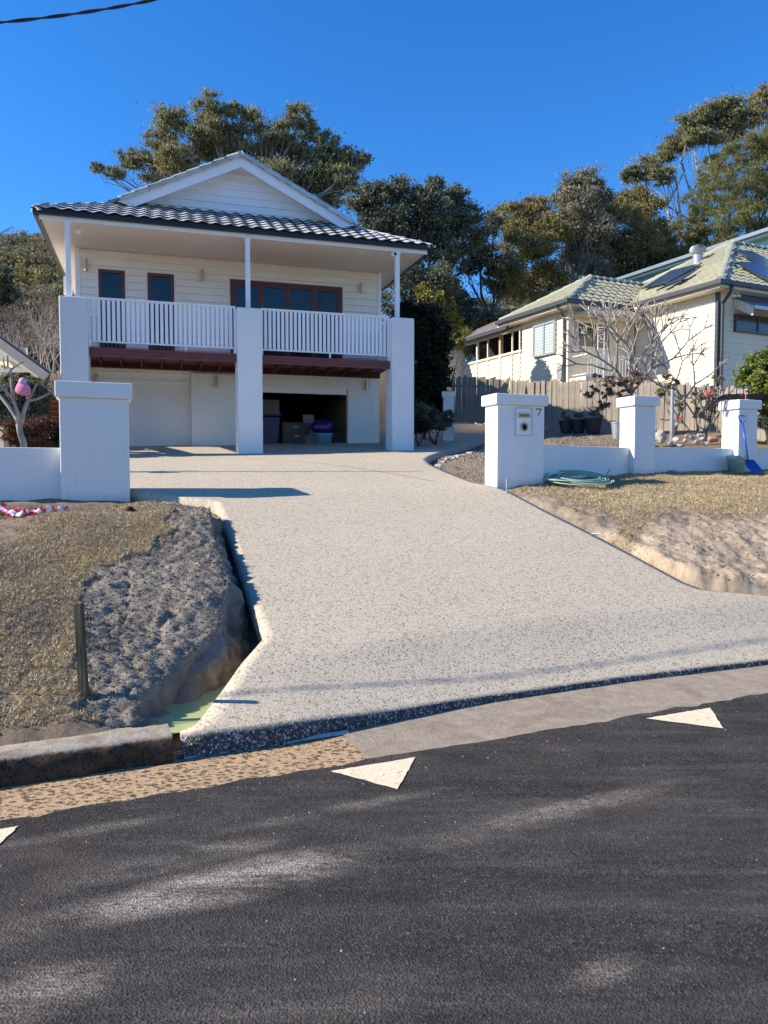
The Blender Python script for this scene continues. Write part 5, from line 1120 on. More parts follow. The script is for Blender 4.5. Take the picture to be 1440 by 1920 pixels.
def tree(name, label, cat, Y, pxb, base, leafmat, barkmat, n, ln=.16, wd=.045, seed=1, droop=.5, trunk_r=.25, fork=.45, group=None, clumps=14, flat=.7, cr=.34, shell=.35, crown='crown', stem='trunk', twigs=5, depth=1.0):
    rn = random.Random(seed); bl = []
    for b in pxb:
        px, py, r = b[:3]; ry = b[3] if len(b) > 3 else r*.85; yy = Y+rn.uniform(-1, 1)*r*Y/F*depth; p = at(px, py, yy); bl.append((p.x, p.y, p.z, r*yy/F*1.12, ry*yy/F*1.12))
    bx = at(base[0], base[1], Y); gz = float(ground_z(np.array([bx.x]), np.array([Y]))[0]); gz = gz if gz < bx.z+3 else bx.z
    th = thing(name, label, cat, (bx.x, Y, gz), 0, group); root = Vector((bx.x, Y, gz)); top = sum((Vector(b[:3]) for b in bl), Vector())/len(bl)
    m = MB(); fk = root.lerp(top, fork)+Vector((rn.uniform(-.3, .3)*trunk_r*4, 0, 0)); tp = wobble(root-Vector((0, 0, .3)), fk, 5, .04, rn); m.tube(tp, [trunk_r*(1.15-.45*i/5) for i in range(6)], 8)
    for b in bl:
        c = Vector(b[:3]); s = tp[rn.choice([3, 4, 5])] if fork > .2 else tp[-1]; path = wobble(s, c, 5, .10, rn); d = min(1, b[3]/1.5); r0 = trunk_r*rn.uniform(.32, .5); m.tube(path, [r0*(1-.78*i/5) for i in range(6)], 5, cap=False)
        for k in range(twigs):
            a = Vector((rn.uniform(-1, 1)*b[3], rn.uniform(-1, 1)*b[3], rn.uniform(-.8, 1)*b[4]))*.8; q = path[rn.choice([3, 4, 5])]; m.tube(wobble(q, c+a, 3, .12, rn), [r0*.25, r0*.18, r0*.12, r0*.05], 3, cap=False)
    m.build(stem, barkmat, th, world=True)
    V, Fc, T = leaves(bl, n, ln, wd, seed, droop, clumps, flat, cr, shell); Mi = np.array([root.x, root.y, root.z]); np_mesh(crown, V-Mi, Fc, leafmat, th, attrs={'tone': T}); return th
GR = 'tall trees behind the houses'
tree('gum_tree', 'tall eucalypt with open drooping crown standing behind the white house', 'tree', 37, [(392,197,32,22),(435,205,20,14),(320,229,38,28),(300,262,30,22),(245,298,26,20),(215,325,22,12),(183,315,16,9),(285,312,42,30),(330,300,42,32),(395,243,42,28),(380,280,36,26),(459,221,36,24),(425,268,42,30),(514,249,46,26),(470,290,46,34),(558,216,28,20),(577,243,22,20),(545,285,40,28),(613,268,24,22),(612,300,40,26),(655,300,34,20),(684,297,14,9),(605,340,46,28),(560,345,44,28),(640,335,34,22),(505,330,50,30),(625,372,24,18),(345,330,40,20)],
     (470, 760), M['leaf_gum'], M['bark'], 88000, .21, .05, 3, .8, .34, .72, GR, clumps=34, cr=.42, flat=.7, twigs=6)
tree('evergreen_tree', 'dense dark evergreen tree rising directly right of the white house', 'tree', 35, [(685,378,36),(735,362,36),(742,410,46),(790,372,30),(815,350,18,20),(812,400,44),(855,368,26,24),(865,410,40),(775,455,50),(700,420,34),(835,465,48),(893,440,26),(760,520,44),(820,530,46),(800,590,44),(740,480,40)],
     (800, 770), M['leaf_dark'], M['bark_dark'], 95000, .17, .065, 4, .3, .34, .5, GR, clumps=40, shell=.2, cr=.42)
tree('evergreen_tree', 'dark evergreen with bare inner branches between the hedge and the lean-to', 'tree', 38, [(900,470,30),(880,500,22,16),(925,420,16,26),(870,590,44),(900,640,40),(850,550,26),(930,600,40),(945,500,30),(925,655,40,24)],
     (905, 760), M['leaf_dark'], M['bark_dark'], 52000, .17, .06, 5, .3, .25, .5, GR, clumps=34, cr=.42, twigs=9)
tree('olive_tree', 'olive brown leafy tree directly above the lean-to roof', 'tree', 40, [(950,408,34,26),(1000,400,38,28),(1030,440,40,34),(975,455,44),(945,530,40),(1000,510,44),(1040,520,34),(985,560,44,30),(1035,575,34,24)],
     (1000, 700), M['leaf_olive'], M['bark'], 66000, .18, .055, 6, .5, .25, .4, GR, clumps=34, cr=.42)
tree('gum_tree', 'grey green gum with pale branches, its top highest above the wing roof', 'tree', 42, [(1072,345,28,24),(1100,340,30,24),(1055,375,22,20),(1085,380,40,30),(1120,372,26,22),(1070,430,44,34),(1110,430,40,34),(1090,480,44,30),(1120,510,34,24),(1060,560,30,20)],
     (1080, 700), M['leaf_grey'], M['frangipani'], 66000, .18, .055, 7, .6, .28, .4, GR, clumps=34, cr=.42, twigs=8)
tree('bushland_tree', 'brownish olive tree behind the turbine vent', 'tree', 44, [(1145,395,34,26),(1185,375,36,28),(1170,430,50,36),(1215,400,40,34),(1200,460,50,36),(1150,490,44,30),(1240,440,30,34),(1245,490,36,28),(1190,510,44,24),(1150,530,40,20)],
     (1190, 700), M['leaf_olive'], M['bark'], 76000, .19, .055, 8, .5, .26, .4, GR, clumps=34, cr=.42)
tree('gum_tree', 'umbrella shaped gum with flat dark crown on bare pale limbs at the right', 'tree', 52, [(1345,212,52,20),(1300,228,34,20),(1385,226,34,18),(1270,270,32,18),(1300,258,28,16),(1248,290,18,14),(1365,250,34,16),(1330,262,30,12),(1210,318,34,20),(1185,330,22,14),(1240,330,26,16),(1340,300,20,10)],
     (1290, 640), M['leaf_gum'], M['frangipani'], 62000, .22, .06, 9, .6, .34, .62, GR, clumps=30, flat=.6, cr=.42, twigs=7)
tree('gum_tree', 'gum crown at the far right edge of the sky', 'tree', 54, [(1425,195,26,24),(1448,170,24,22),(1440,225,34,22),(1470,250,50,40)],
     (1450, 640), M['leaf_olive'], M['bark'], 24000, .22, .06, 10, .6, .3, .6, GR)
tree('feathery_tree', 'broad feathery green wattle filling the right edge above the teal house', 'tree', 43, [(1405,285,48,34),(1440,270,40,34),(1350,330,44,34),(1400,350,54,40),(1450,350,50,40),(1320,380,44,34),(1370,410,52,38),(1430,410,50,34),(1290,430,36,28),(1320,460,44,28),(1370,460,40,20),(1270,480,30,24),(1490,300,50,50)],
     (1380, 700), M['leaf_feather'], M['bark_dark'], 110000, .17, .028, 11, .5, .28, .4, GR, clumps=46, cr=.36, twigs=5)
# backdrop wood, one mass
def wood(name, label, boxes, n, ln, wd, mat, seed, kind_label='wood'):
    V, Fc, T = leaves(boxes, n, ln, wd, seed, .3, 22, .8, .30, .3); o = np_mesh(name, V, Fc, mat, attrs={'tone': T}); return tag(o, label, kind_label, kind='stuff')
rn = random.Random(77); bx = []
for i in range(26):
    px = 640+i*36+rn.uniform(-10, 10); ytop = np.interp(px, [640, 930, 1100, 1250, 1440, 1600], [520, 575, 520, 470, 430, 420]); Yd = rn.uniform(50, 60)
    for k in range(3): p = at(px+rn.uniform(-14, 14), ytop+30+k*55, Yd); bx.append((p.x, p.y, p.z, 2.6, 2.2))
wood('bushland', 'dark bushland mass behind the nearer trees', bx, 90000, .3, .11, M['leaf_dark'], 12)
ob = []
for i in range(26): ob.append((rn.uniform(-26, 34), rn.uniform(-34, -24), rn.uniform(4, 15), rn.uniform(2.2, 4.2), rn.uniform(1.8, 3.2)))
wood('trees_opposite', 'trees across the road behind the photographer, seen only reflected in the windows', ob, 60000, .5, .22, M['leaf_dark'], 19)
# hillside on the left
bx = []
for i in range(620):
    d = 46+74*rn.random()**.8; x = -d*rn.uniform(.36, .66); g_ = float(ground_z(np.array([x]), np.array([d]))[0]); r_ = rn.uniform(1.6, 3.0); bx.append((x, d, g_+r_*.5, r_, r_*rn.uniform(.7, 1.0)))
rn.shuffle(bx)
wood('hillside_bush', 'olive and dark bush covering the hill left of the house', bx[:380], 190000, .42, .16, M['leaf_olive'], 13)
wood('hillside_bush', 'grey green bush covering the hill left of the house', bx[380:], 120000, .42, .15, M['leaf_grey'], 14)
for (px, py, r, lab) in ((47, 470, 9, 'small umbrella gum on the hill skyline, leftmost of three'), (64, 464, 11, 'small umbrella gum on the hill skyline, middle of three'), (84, 470, 10, 'small umbrella gum on the hill skyline, rightmost of three against the eave')):
    tree('skyline_gum', lab, 'tree', 100, [(px, py, r, r*.6), (px+r*.7, py+3, r*.6, r*.4)], (px, 505), M['leaf_grey'], M['bark'], 1500, .4, .15, px, .4, .22, .8, 'gums on the hill skyline')
tree('evergreen_tree', 'dark leafy tree at the left edge below the palm', 'tree', 45, [(0,520,30),(15,560,34),(-20,560,40),(10,610,34),(40,640,30,24),(-10,640,30)], (5, 720), M['leaf_dark'], M['bark_dark'], 30000, .22, .08, 21, .3, .25, .5, GR)
# dry scrub below the hill
def bare_branching(root, h, spread, levels, rn, r0, tips=None, stub=False, ang=.55, nb=(2, 3), shrink=.78, curl=.25, seg=5):
    m = MB()
    def grow(p, d, L, r, lv):
        n = 3; pts = [p]; q = p.copy(); dd = d.copy()
        for i in range(n): dd = (dd+Vector((rn.uniform(-curl, curl), rn.uniform(-curl, curl), curl*.35))*.5).normalized(); q = q+dd*L/n; pts.append(q.copy())
        m.tube(pts, [r, r*.93, r*.88, r*.80] if stub else [r, r*.85, r*.7, r*.55], seg, cap=(lv == 0))
        if lv == 0:
            if tips is not None: tips.append(q.copy())
            return
        k = rn.randint(*nb); a0 = rn.uniform(0, 6.28)
        for j in range(k):
            a = a0+j*2*math.pi/k+rn.uniform(-.4, .4); t1 = dd.orthogonal().normalized(); t2 = dd.cross(t1); nd = (dd*math.cos(ang)+(t1*math.cos(a)+t2*math.sin(a))*math.sin(ang)*rn.uniform(.7, 1.3)*spread).normalized(); grow(q, nd, L*shrink*rn.uniform(.8, 1.15), r*(.80 if stub else .62), lv-1)
    return m, grow
for i, (px, py, Y, h) in enumerate(((40, 712, 34, 2.2), (75, 716, 30, 2.4), (98, 722, 28, 2.6), (20, 700, 38, 2.2), (110, 700, 33, 3.2), (60, 690, 40, 2.6))):
    rn2 = random.Random(40+i); p = at(px, py, Y); th = thing('dry_scrub', ['low dry leafless shrub on the slope behind the left fence', 'pale twiggy shrub just above the pale fence', 'tall bare twiggy shrub hard against the balcony pillar', 'brown dry shrub near the left photo edge', 'high bare shrub on the slope behind the balcony pillar', 'dry brown shrub higher on the slope'][i], 'shrub', tuple(p), 0, 'dry shrubs on the slope left of the house'); tips = []
    for k in range(7):
        m, grow = bare_branching(None, h, 1, 4, rn2, .04, tips); grow(Vector((rn2.uniform(-1, 1), rn2.uniform(-.6, .6), 0)), Vector((rn2.uniform(-.5, .5), rn2.uniform(-.5, .5), 1)).normalized(), h*.36, .035, 4); mm = m if k == 0 else mm; 
        if k: mm.add(m.v, m.f)
    mm.build('twigs', M['frangipani'], th, label='bare pale twigs')
    bl = [(t_.x, t_.y, t_.z, .25, .2) for t_ in tips[::9]]; V, Fc, T = leaves(bl, 1800, .09, .03, i, .2, 4); np_mesh('dry_foliage', V, Fc, M['leaf_brown'], th, attrs={'tone': T})
rn = random.Random(78); bx = []
for i in range(60):
    px = rn.uniform(-60, 122); py = rn.uniform(590, 740); p = at(px, py, rn.uniform(36, 44)); bx.append((p.x, p.y, p.z, 1.1, .8))
wood('dry_undergrowth', 'brown dry undergrowth on the slope left of the house', bx, 60000, .16, .04, M['leaf_brown'], 15, 'undergrowth')

# shrubs
def shrub(name, label, Y, pxb, base, mat, n, ln, wd, seed, cat='shrub', group=None, **k):
    return tree(name, label, cat, Y, pxb, base, mat, k.pop('bark', M['bark_dark']), n, ln, wd, seed, k.pop('droop', .2), k.pop('trunk_r', .05), k.pop('fork', .3), group, crown='foliage', stem='stems', twigs=k.pop('twigs', 3), **k)
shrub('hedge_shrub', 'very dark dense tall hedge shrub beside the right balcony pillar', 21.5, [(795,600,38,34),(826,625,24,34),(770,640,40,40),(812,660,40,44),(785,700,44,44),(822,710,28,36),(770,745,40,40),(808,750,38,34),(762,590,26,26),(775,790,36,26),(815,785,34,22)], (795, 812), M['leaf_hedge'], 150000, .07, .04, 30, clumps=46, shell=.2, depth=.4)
shrub('yellow_shrub', 'yellow green upright shrub behind the dark hedge', 25.5, [(812,562,24,26),(795,545,18,16),(835,585,20,26),(850,610,18,20),(858,640,16,20)], (830, 780), M['leaf_yellow'], 9000, .13, .05, 31)
shrub('low_shrub', 'low broad leaved plant at the foot of the dark hedge', 19.6, [(790,778,22,20),(815,786,26,20),(838,782,14,16),(800,798,24,12),(828,798,20,10)], (815, 805), M['leaf_dark'], 16000, .07, .03, 32, group='low plants at the hedge foot')
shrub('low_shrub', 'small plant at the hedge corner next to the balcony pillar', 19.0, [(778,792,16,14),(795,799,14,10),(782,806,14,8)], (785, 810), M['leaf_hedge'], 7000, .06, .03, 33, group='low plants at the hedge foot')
shrub('green_hedge', 'clipped green hedge at the far left behind the frangipani', 15.5, [(10,740,34,28),(45,735,34,26),(72,745,24,28),(20,785,36,26),(60,785,32,26),(-25,760,34,40)], (30, 835), M['leaf_dark'], 42000, .055, .03, 34, clumps=26, shell=.5, depth=.5)
shrub('bright_shrub', 'yellow green leafy shrub below the left eave', 16.2, [(45,705,16,12),(20,712,16,10),(62,715,16,9),(50,692,9,8)], (45, 790), M['leaf_bright'], 5500, .08, .035, 35)
shrub('red_shrub', 'rounded reddish brown shrub behind the low left wall', 13.2, [(45,800,32,22),(25,815,20,20),(75,803,24,20),(60,825,34,18)], (50, 850), M['leaf_red'], 26000, .035, .02, 36, clumps=26, shell=.5, depth=.5)
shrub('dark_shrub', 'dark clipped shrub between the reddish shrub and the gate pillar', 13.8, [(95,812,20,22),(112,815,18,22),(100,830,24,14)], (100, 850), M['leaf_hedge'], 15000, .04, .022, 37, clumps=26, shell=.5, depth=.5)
shrub('green_bush', 'big sunlit green bush at the right photo edge behind the front wall', 16.5, [(1425,690,36,26),(1400,705,24,20),(1450,680,40,26),(1435,720,34,22),(1465,730,40,40),(1420,760,20,16),(1440,785,20,20)], (1445, 840), M['leaf_bright'], 24000, .11, .045, 38, clumps=22, shell=.4)
GRR = 'rose bushes along the paling fence'
for i, (px, py, Y, pts, lab) in enumerate(((1120, 800, 19.5, [(1110,735,14,14),(1128,765,14,18),(1140,740,14,14),(1118,705,10,8)], 'sparse rose bush in front of the paling fence, left of the middle pillar'), (1175, 800, 18.5, [(1150,715,24,14),(1185,705,26,16),(1170,740,16,12)], 'dry leafy bush in front of the bare frangipani'), (1262, 815, 17.5, [(1245,735,14,12),(1262,720,12,12),(1275,760,10,12),(1250,705,10,8)], 'leggy rose bush right of the middle pillar'), (1325, 820, 16.5, [(1312,745,16,14),(1330,770,16,18),(1310,775,10,12),(1345,710,14,8),(1335,740,10,12)], 'red flowered rose bush left of the cable-topped pillar'), (1405, 825, 16.0, [(1425,790,14,18),(1412,760,10,10)], 'thin rose bush right of the cable-topped pillar'))):
    t_ = shrub('rose_bush', lab, Y, pts, (px, py), M['leaf_grey'] if i != 1 else M['leaf_brown'], 2600, .06, .035, 50+i, group=GRR, bark=M['bark'], twigs=6, trunk_r=.03, clumps=9)
    if i == 3:
        for (fx, fy) in ((1329, 737), (1333, 733), (1276, 783), (1325, 741)):
            p = at(fx, fy, Y-.3)-t_.location; m = MB()
            for k in range(7): a = k*.9; c = Vector((math.cos(a), math.sin(a)*.6, math.sin(a*1.3)))*.03; m.slab([p+c*.2, p+c+Vector((.02, 0, .02)), p+c*1.6, p+c+Vector((-.02, 0, -.02))], .003)
            m.build('flower', M['flower'], t_)
# frangipani trees (bare, blunt branches)
def frangi(label, base, Y, h, seed, lean=(0, 0), levels=4, r=.06, n0=3, spread=1.0, group=None, ang=.55):
    p = at(*base, Y); th = thing('frangipani', label, 'tree', tuple(p), 0, group); rn2 = random.Random(seed); tips = []; m, grow = bare_branching(None, h, spread, levels, rn2, r, tips, True, ang, (2, 3), .80, .22, 6)
    m0 = MB(); tp = wobble((0, 0, -.1), (lean[0], lean[1], h*.30), 3, .05, rn2); m0.tube(tp, [r*1.5, r*1.35, r*1.25, r*1.15], 8); m0.build('trunk', M['frangipani'], th, smooth=True)
    for k in range(n0):
        a = 6.28*k/n0+rn2.uniform(-.4, .4); grow(tp[-1]-Vector((0, 0, .03)), Vector((math.cos(a)*.75*spread, math.sin(a)*.6, .8)).normalized(), h*.26, r, levels)
    m.build('branches', M['frangipani'], th, smooth=True); return th, tips
frangi('large bare frangipani in front of the neighbour porch', (1190, 800), 19.0, 2.9, 5, (-.1, 0), 4, .036, 5, 1.0, 'bare frangipanis in the neighbour garden')
frangi('smaller bare frangipani against the sunlit cream wall', (1262, 812), 18.8, 2.5, 9, (.15, 0), 3, .026, 3, 1.1, 'bare frangipanis in the neighbour garden')
# left frangipani drawn from its photo pose (real positions at 11.5 m)
YF = 11.5
def FP(px, py, dy=0): return at(px, py, YF+dy)
fr_ = thing('frangipani', 'pale bare frangipani at the left edge holding a pink plush bundle', 'tree', tuple(FP(45, 845)))
segs = [([(46,850),(44,830),(38,812),(35,795)], .075, .062, 0, 'trunk'), ([(36,800),(32,785),(15,760),(0,742),(-12,728)], .05, .034, .1, 'b'), ([(37,797),(37,780),(30,765),(24,748),(10,732),(-6,716)], .046, .03, -.1, 'b'), ([(26,752),(22,725),(21,705),(18,690)], .034, .024, 0, 'b'), ([(20,695),(8,705),(-5,712)], .022, .018, -.1, 'b'), ([(20,694),(32,684),(45,678)], .02, .016, .1, 'b'), ([(15,692),(14,670),(14,666)], .02, .018, 0, 'b'), ([(10,692),(6,676),(5,668)], .018, .016, .05, 'b'),
        ([(38,800),(42,785),(46,768),(53,750)], .05, .042, 0, 'b'), ([(53,751),(50,738),(43,722)], .034, .022, .1, 'b'), ([(53,751),(60,738),(68,721)], .032, .022, -.05, 'b'), ([(54,752),(70,748),(84,742),(94,736)], .034, .020, 0, 'b'), ([(26,750),(27,735),(34,727)], .026, .02, -.1, 'b')]
for pts, r0, r1, dy, k in segs:
    m = MB(); P = [FP(px, py, dy*i/(len(pts)-1)) for i, (px, py) in enumerate(pts)]; m.tube(P, [(r0+(r1-r0)*i/(len(P)-1))*.72 for i in range(len(P))], 8); m.build('trunk' if k == 'trunk' else 'branch', M['frangipani'], fr_, world=True, smooth=True)
# pink plush bundle
pk = thing('plush_bundle', 'pink plush bundle caught in the bare frangipani branches', 'soft toy', tuple(FP(43, 728, -.12))); pinkm = simple('pink_plush', (.72, .26, .38), .95, .05, var=.25, vs=18, bump=.01, bs=90); lil = simple('lilac_plush', (.66, .40, .60), .95, .05, var=.2, vs=18, bump=.01)
m = MB(); m.lathe([(.03, -.11), (.10, -.09), (.115, -.03), (.10, .03), (.06, .08), (.02, .10)], seg=16); o = m.build('bundle_body', pinkm, pk, smooth=True)
for v in o.data.vertices: v.co.x += math.sin(v.co.z*40)*.008+(-v.co.z)*.15; v.co.y *= .7
m = MB(); m.lathe([(.01, .05), (.055, .07), (.06, .11), (.035, .15), (.01, .16)], seg=12); m.build('bundle_top', lil, pk, smooth=True)

# palms and spiky plants
def fan_palm(name, label, cat, base, Y, R_, n, mat, seed, up=.3, blades=14, trunk=0, group=None):
    p = at(*base, Y); th = thing(name, label, cat, tuple(p), 0, group); rn2 = random.Random(seed); m = MB()
    for i in range(n):
        a = rn2.uniform(0, 6.28); e = rn2.uniform(up-.5, up+.6); c = Vector((math.cos(a)*math.cos(e), math.sin(a)*math.cos(e), math.sin(e)))*R_*.55; m.tube([(0, 0, 0), c*.6+Vector((0, 0, .05)), c], [.02, .014, .01], 3, cap=False)
        t1 = c.normalized(); s_ = t1.cross(Vector((0, 0, 1))).normalized(); u = s_.cross(t1)
        for k in range(blades):
            b = (k/(blades-1)-.5)*3.6; d = (t1*math.cos(b)+(s_ if True else u)*math.sin(b)).normalized(); q = c+d*R_*.5+Vector((0, 0, -.08*R_)); w = s_*.02*R_+u*.02*R_; m.add([c, c+d*R_*.25+w, q, c+d*R_*.25-w], [(0, 1, 2, 3)])
    V = np.array(m.v); me = m.build('fronds', mat, th); a_ = me.data.attributes.new('tone', 'FLOAT', 'POINT'); a_.data.foreach_set('value', np.random.default_rng(seed).uniform(.3, 1, len(V)).astype(np.float32))
    if trunk: t_ = MB(); t_.tube([(0, 0, -trunk), (0, 0, 0)], .12, 8); t_.build('trunk', M['bark'], th)
    return th
fan_palm('fan_palm', 'pale fan palm behind the ridge of the lean-to roof', 'palm', (965, 590), 34, 1.0, 9, leaf('palm_fronds', (.12, .12, .07), (.36, .34, .22), (.26, .25, .14)), 61, .5, trunk=2.5, group='palms behind the lean-to')
fan_palm('fan_palm', 'smaller yellow green fan palm above the gutter of the lean-to', 'palm', (1003, 578), 35, .9, 8, M['leaf_yellow'], 62, .6, trunk=2.5, group='palms behind the lean-to')
def strap(name, label, base, Y, L, n, mat, seed, cat='plant', group=None, w=.05):
    p = at(*base, Y); th = thing(name, label, cat, tuple(p), 0, group); rn2 = random.Random(seed); m = MB()
    for i in range(n):
        a = rn2.uniform(0, 6.28); e = rn2.uniform(.25, 1.4); l = L*rn2.uniform(.7, 1.1); d = Vector((math.cos(a)*math.cos(e), math.sin(a)*math.cos(e), math.sin(e))); s_ = d.cross(Vector((0, 0, 1))).normalized()*w/2; q = d*l*.6; t_ = d*l+Vector((0, 0, -l*.12*math.cos(e))); m.add([-s_*.6, s_*.6, q+s_, q-s_, t_], [(0, 1, 2, 3), (3, 2, 4)])
    me = m.build('leaves', mat, th); a_ = me.data.attributes.new('tone', 'FLOAT', 'POINT'); a_.data.foreach_set('value', np.random.default_rng(seed).uniform(.3, 1, len(me.data.vertices)).astype(np.float32)); return th
strap('yucca', 'bright green strappy yucca left of the lean-to roof, the left one', (858, 642), 31, .75, 60, M['leaf_bright'], 63, group='yuccas beside the lean-to'); strap('yucca', 'bright green strappy yucca touching the lean-to roof end', (873, 638), 31.5, .7, 60, M['leaf_bright'], 64, group='yuccas beside the lean-to')
# palm at the left edge: a long feather frond reaching in
pp = at(-60, 520, 24); pt = thing('feather_palm', 'dark feather palm whose frond tips reach in at the left edge', 'palm', tuple(pp)); m = MB(); m.tube([(0, 0, -6), (0, 0, 0)], .16, 8); m.build('trunk', M['bark_dark'], pt)
for k, (tx, ty) in enumerate(((24, 424), (12, 466), (-30, 400), (-110, 420), (-120, 500), (5, 500))):
    e = at(tx, ty, 24)-pp; mid = e*.5+Vector((0, .2, .45)); pts = [Vector((0, 0, 0)), mid*.6, mid, (mid+e)*.52, e]; m = MB(); m.tube(pts, [.03, .025, .02, .014, .006], 4, cap=False)
    for i in range(46):
        t_ = .15+.85*i/46; s = t_*4; j = min(3, int(s)); q = pts[j].lerp(pts[j+1], s-j); d = (pts[j+1]-pts[j]).normalized()
        for sg in (-1, 1): l = .38*(1-t_*.6); w_ = (d*.75+Vector((0, sg*.7, -.35))).normalized()*l; n_ = Vector((0, 0, 1)).cross(w_).normalized()*.012; m.add([q-n_, q+n_, q+w_], [(0, 1, 2)])
    o = m.build('frond', M['leaf_dark'], pt); a_ = o.data.attributes.new('tone', 'FLOAT', 'POINT'); a_.data.foreach_set('value', np.full(len(o.data.vertices), .3, np.float32))

# ================================================================== LEFT NEIGHBOUR EAVE
ln_ = thing('left_neighbour_house', 'cream house at the left edge showing only its sloping eave with outriggers', 'house', tuple(at(-120, 800, 15.5)))
def LP_(px, py, dy=0): return at(px, py, 15.5+dy)
a, b = LP_(-60, 590), LP_(95, 702); back = Vector((-1.55, 3.2, 0)); m = MB(); m.slab([a, b, b+back, a+back], .06, Vector((0, 0, 1))); m.build('roof', M['grey_roof'], ln_, world=True)
m = MB(); m.slab([a+Vector((0, -.03, -.0)), b+Vector((0, -.03, 0)), b+Vector((-.12, -.03, -.13)), a+Vector((0, -.03, -.20))], .03, Vector((0, -1, 0))); m.build('barge_board', simple('taupe_barge', (.38, .33, .28), .6), ln_, world=True)
a2, b2 = LP_(-60, 606, .02), LP_(86, 705, .02); m = MB(); m.slab([a2, b2, LP_(70, 708, .02), LP_(-60, 622, .02)], .04, Vector((0, -1, 0))); m.build('inner_barge', M['cream'], ln_, world=True)
m = MB(); m.slab([LP_(-60, 612, .1), LP_(84, 704, .1), LP_(84, 704, .1)+back, LP_(-60, 612, .1)+back], .02, Vector((0, 0, -1))); m.build('soffit', M['cream'], ln_, world=True)
for (qa, qb) in (((-60, 672), (44, 673)), ((-60, 694), (72, 694))):
    A_, B_ = LP_(*qa, .15), LP_(*qb, .15); m = MB(); m.bar(A_, B_, .07, .10); m.build('outrigger', M['cream'], ln_, world=True)
A_, B_ = LP_(46, 670, .15), LP_(46, 655, .15); m = MB(); m.bar(A_-Vector((0, 0, .03)), B_+Vector((0, 0, .03)), .09, .09); m.build('bracket', M['cream'], ln_, world=True); m = MB(); m.bar(LP_(72, 692, .15), LP_(72, 684, .15), .09, .09); m.build('bracket', M['cream'], ln_, world=True)
m = MB(); w0, w1 = LP_(-120, 800, 1.2), LP_(6, 800, 1.2); m.box(w0.x, w1.x, w0.y, w0.y+3, 1.5, LP_(0, 668).z); m.build('wall', M['cream'], ln_, world=True)

# ================================================================== SMALL THINGS
# timber stake in the left verge
sx_, sy_ = hit(160, 1308).x, hit(160, 1308).y; sz = float(ground_z(np.array([sx_]), np.array([sy_]))[0]); ztop = at(150, 1130, sy_).z
st = thing('survey_stake', 'short dark mossy timber stake standing upright in the left verge', 'stake', (sx_, sy_, sz)); m = MB(); m.hexa([(-.026, -.02, -.2), (.026, -.02, -.2), (.026, .02, -.2), (-.026, .02, -.2)], [(-.055, -.02, ztop-sz-.004), (-.005, -.022, ztop-sz), (-.005, .02, ztop-sz), (-.055, .02, ztop-sz-.006)]); m.build('stake_body', M['stake'], st, bevel=.003)
# steel peg by the letterbox pillar
p = at(950, 921, 10.7); pg = thing('steel_peg', 'thin grey steel peg at the driveway edge beside the letterbox pillar', 'peg', tuple(p)); m = MB(); m.tube([(0, 0, -.1), (.0, 0, .18)], .013, 8); m.build('peg_body', M['galv'], pg)
# hose coil
hc = hit(1086, 915); hz_ = float(ground_z(np.array([hc.x]), np.array([hc.y]))[0])+.03
hs_ = thing('garden_hose', 'loosely coiled pale green garden hose lying on the turf by the low wall', 'hose', (hc.x, hc.y, hz_)); rn2 = random.Random(8); m = MB(); pts = []
for i in range(10*26):
    a = i/26*2*math.pi; rr = .33+.085*math.sin(i*.0413)+.03*math.sin(i*.171+1); pts.append((rr*math.cos(a)*1.15+.06*math.sin(i*.023), rr*math.sin(a)+.05*math.cos(i*.031), .014+.006*(i/26)+.016*math.sin(i*.21)**2+.05*max(0, math.sin(a))))
m.tube(pts, .010, 6); gn = Vector((float(ground_z(np.array([hc.x-.4]), np.array([hc.y]))[0]-ground_z(np.array([hc.x+.4]), np.array([hc.y]))[0])/.8, float(ground_z(np.array([hc.x]), np.array([hc.y-.3]))[0]-ground_z(np.array([hc.x]), np.array([hc.y+.3]))[0])/.6, 1)).normalized(); hs_.rotation_euler = gn.to_track_quat('Z', 'Y').to_euler(); m.build('hose_coil', simple('pale_green_hose', (.28, .40, .31), .5, .4, var=.25), hs_, smooth=True)
m = MB(); m.tube([(.34, .05, .06), (.42, .08, .10), (.47, .06, .20)], [.014, .012, .01], 7); m.build('hose_end', simple('olive_hose_end', (.3, .28, .15), .5), hs_); m = MB(); m.tube([(.38, .0, .05), (.50, -.03, .07)], .016, 8); m.build('connector', M['blackrubber'], hs_)
# bucket
P3F = Fr(6.22, 13.15, 20)
def p3(px, py, q): p, z = P3F.on(px, py, q); x, y = P3F.wor(p, q); return Vector((x, y, z))
bc = p3(1380, 886, -.10)+Vector((0, .08, 0)); bz = float(ground_z(np.array([bc.x]), np.array([bc.y-.08]))[0]); bk_ = thing('bucket', 'faded teal mortar bucket standing against the cable-topped pillar', 'bucket', (bc.x, bc.y-.08, bz), .4)
tb = simple('dirty_teal_plastic', (.27, .44, .40), .6, .3, var=.2, dirt=((.55, .54, .48), .52, 9, .8)); m = MB(); m.lathe([(.115, 0), (.155, .27), (.165, .275), (.168, .30), (.150, .302), (.112, .03)], seg=28); m.build('bucket_body', tb, bk_, smooth=True); m = MB(); m.lathe([(.158, .225), (.172, .23), (.172, .285), (.160, .29)], seg=28); m.build('rim', tb, bk_, smooth=True)
m = MB(); m.tube([(-.16, 0, .28), (-.10, .03, .33), (.04, .04, .40), (.10, .02, .36), (.16, 0, .28)], .004, 5); m.build('handle', M['steel'], bk_)
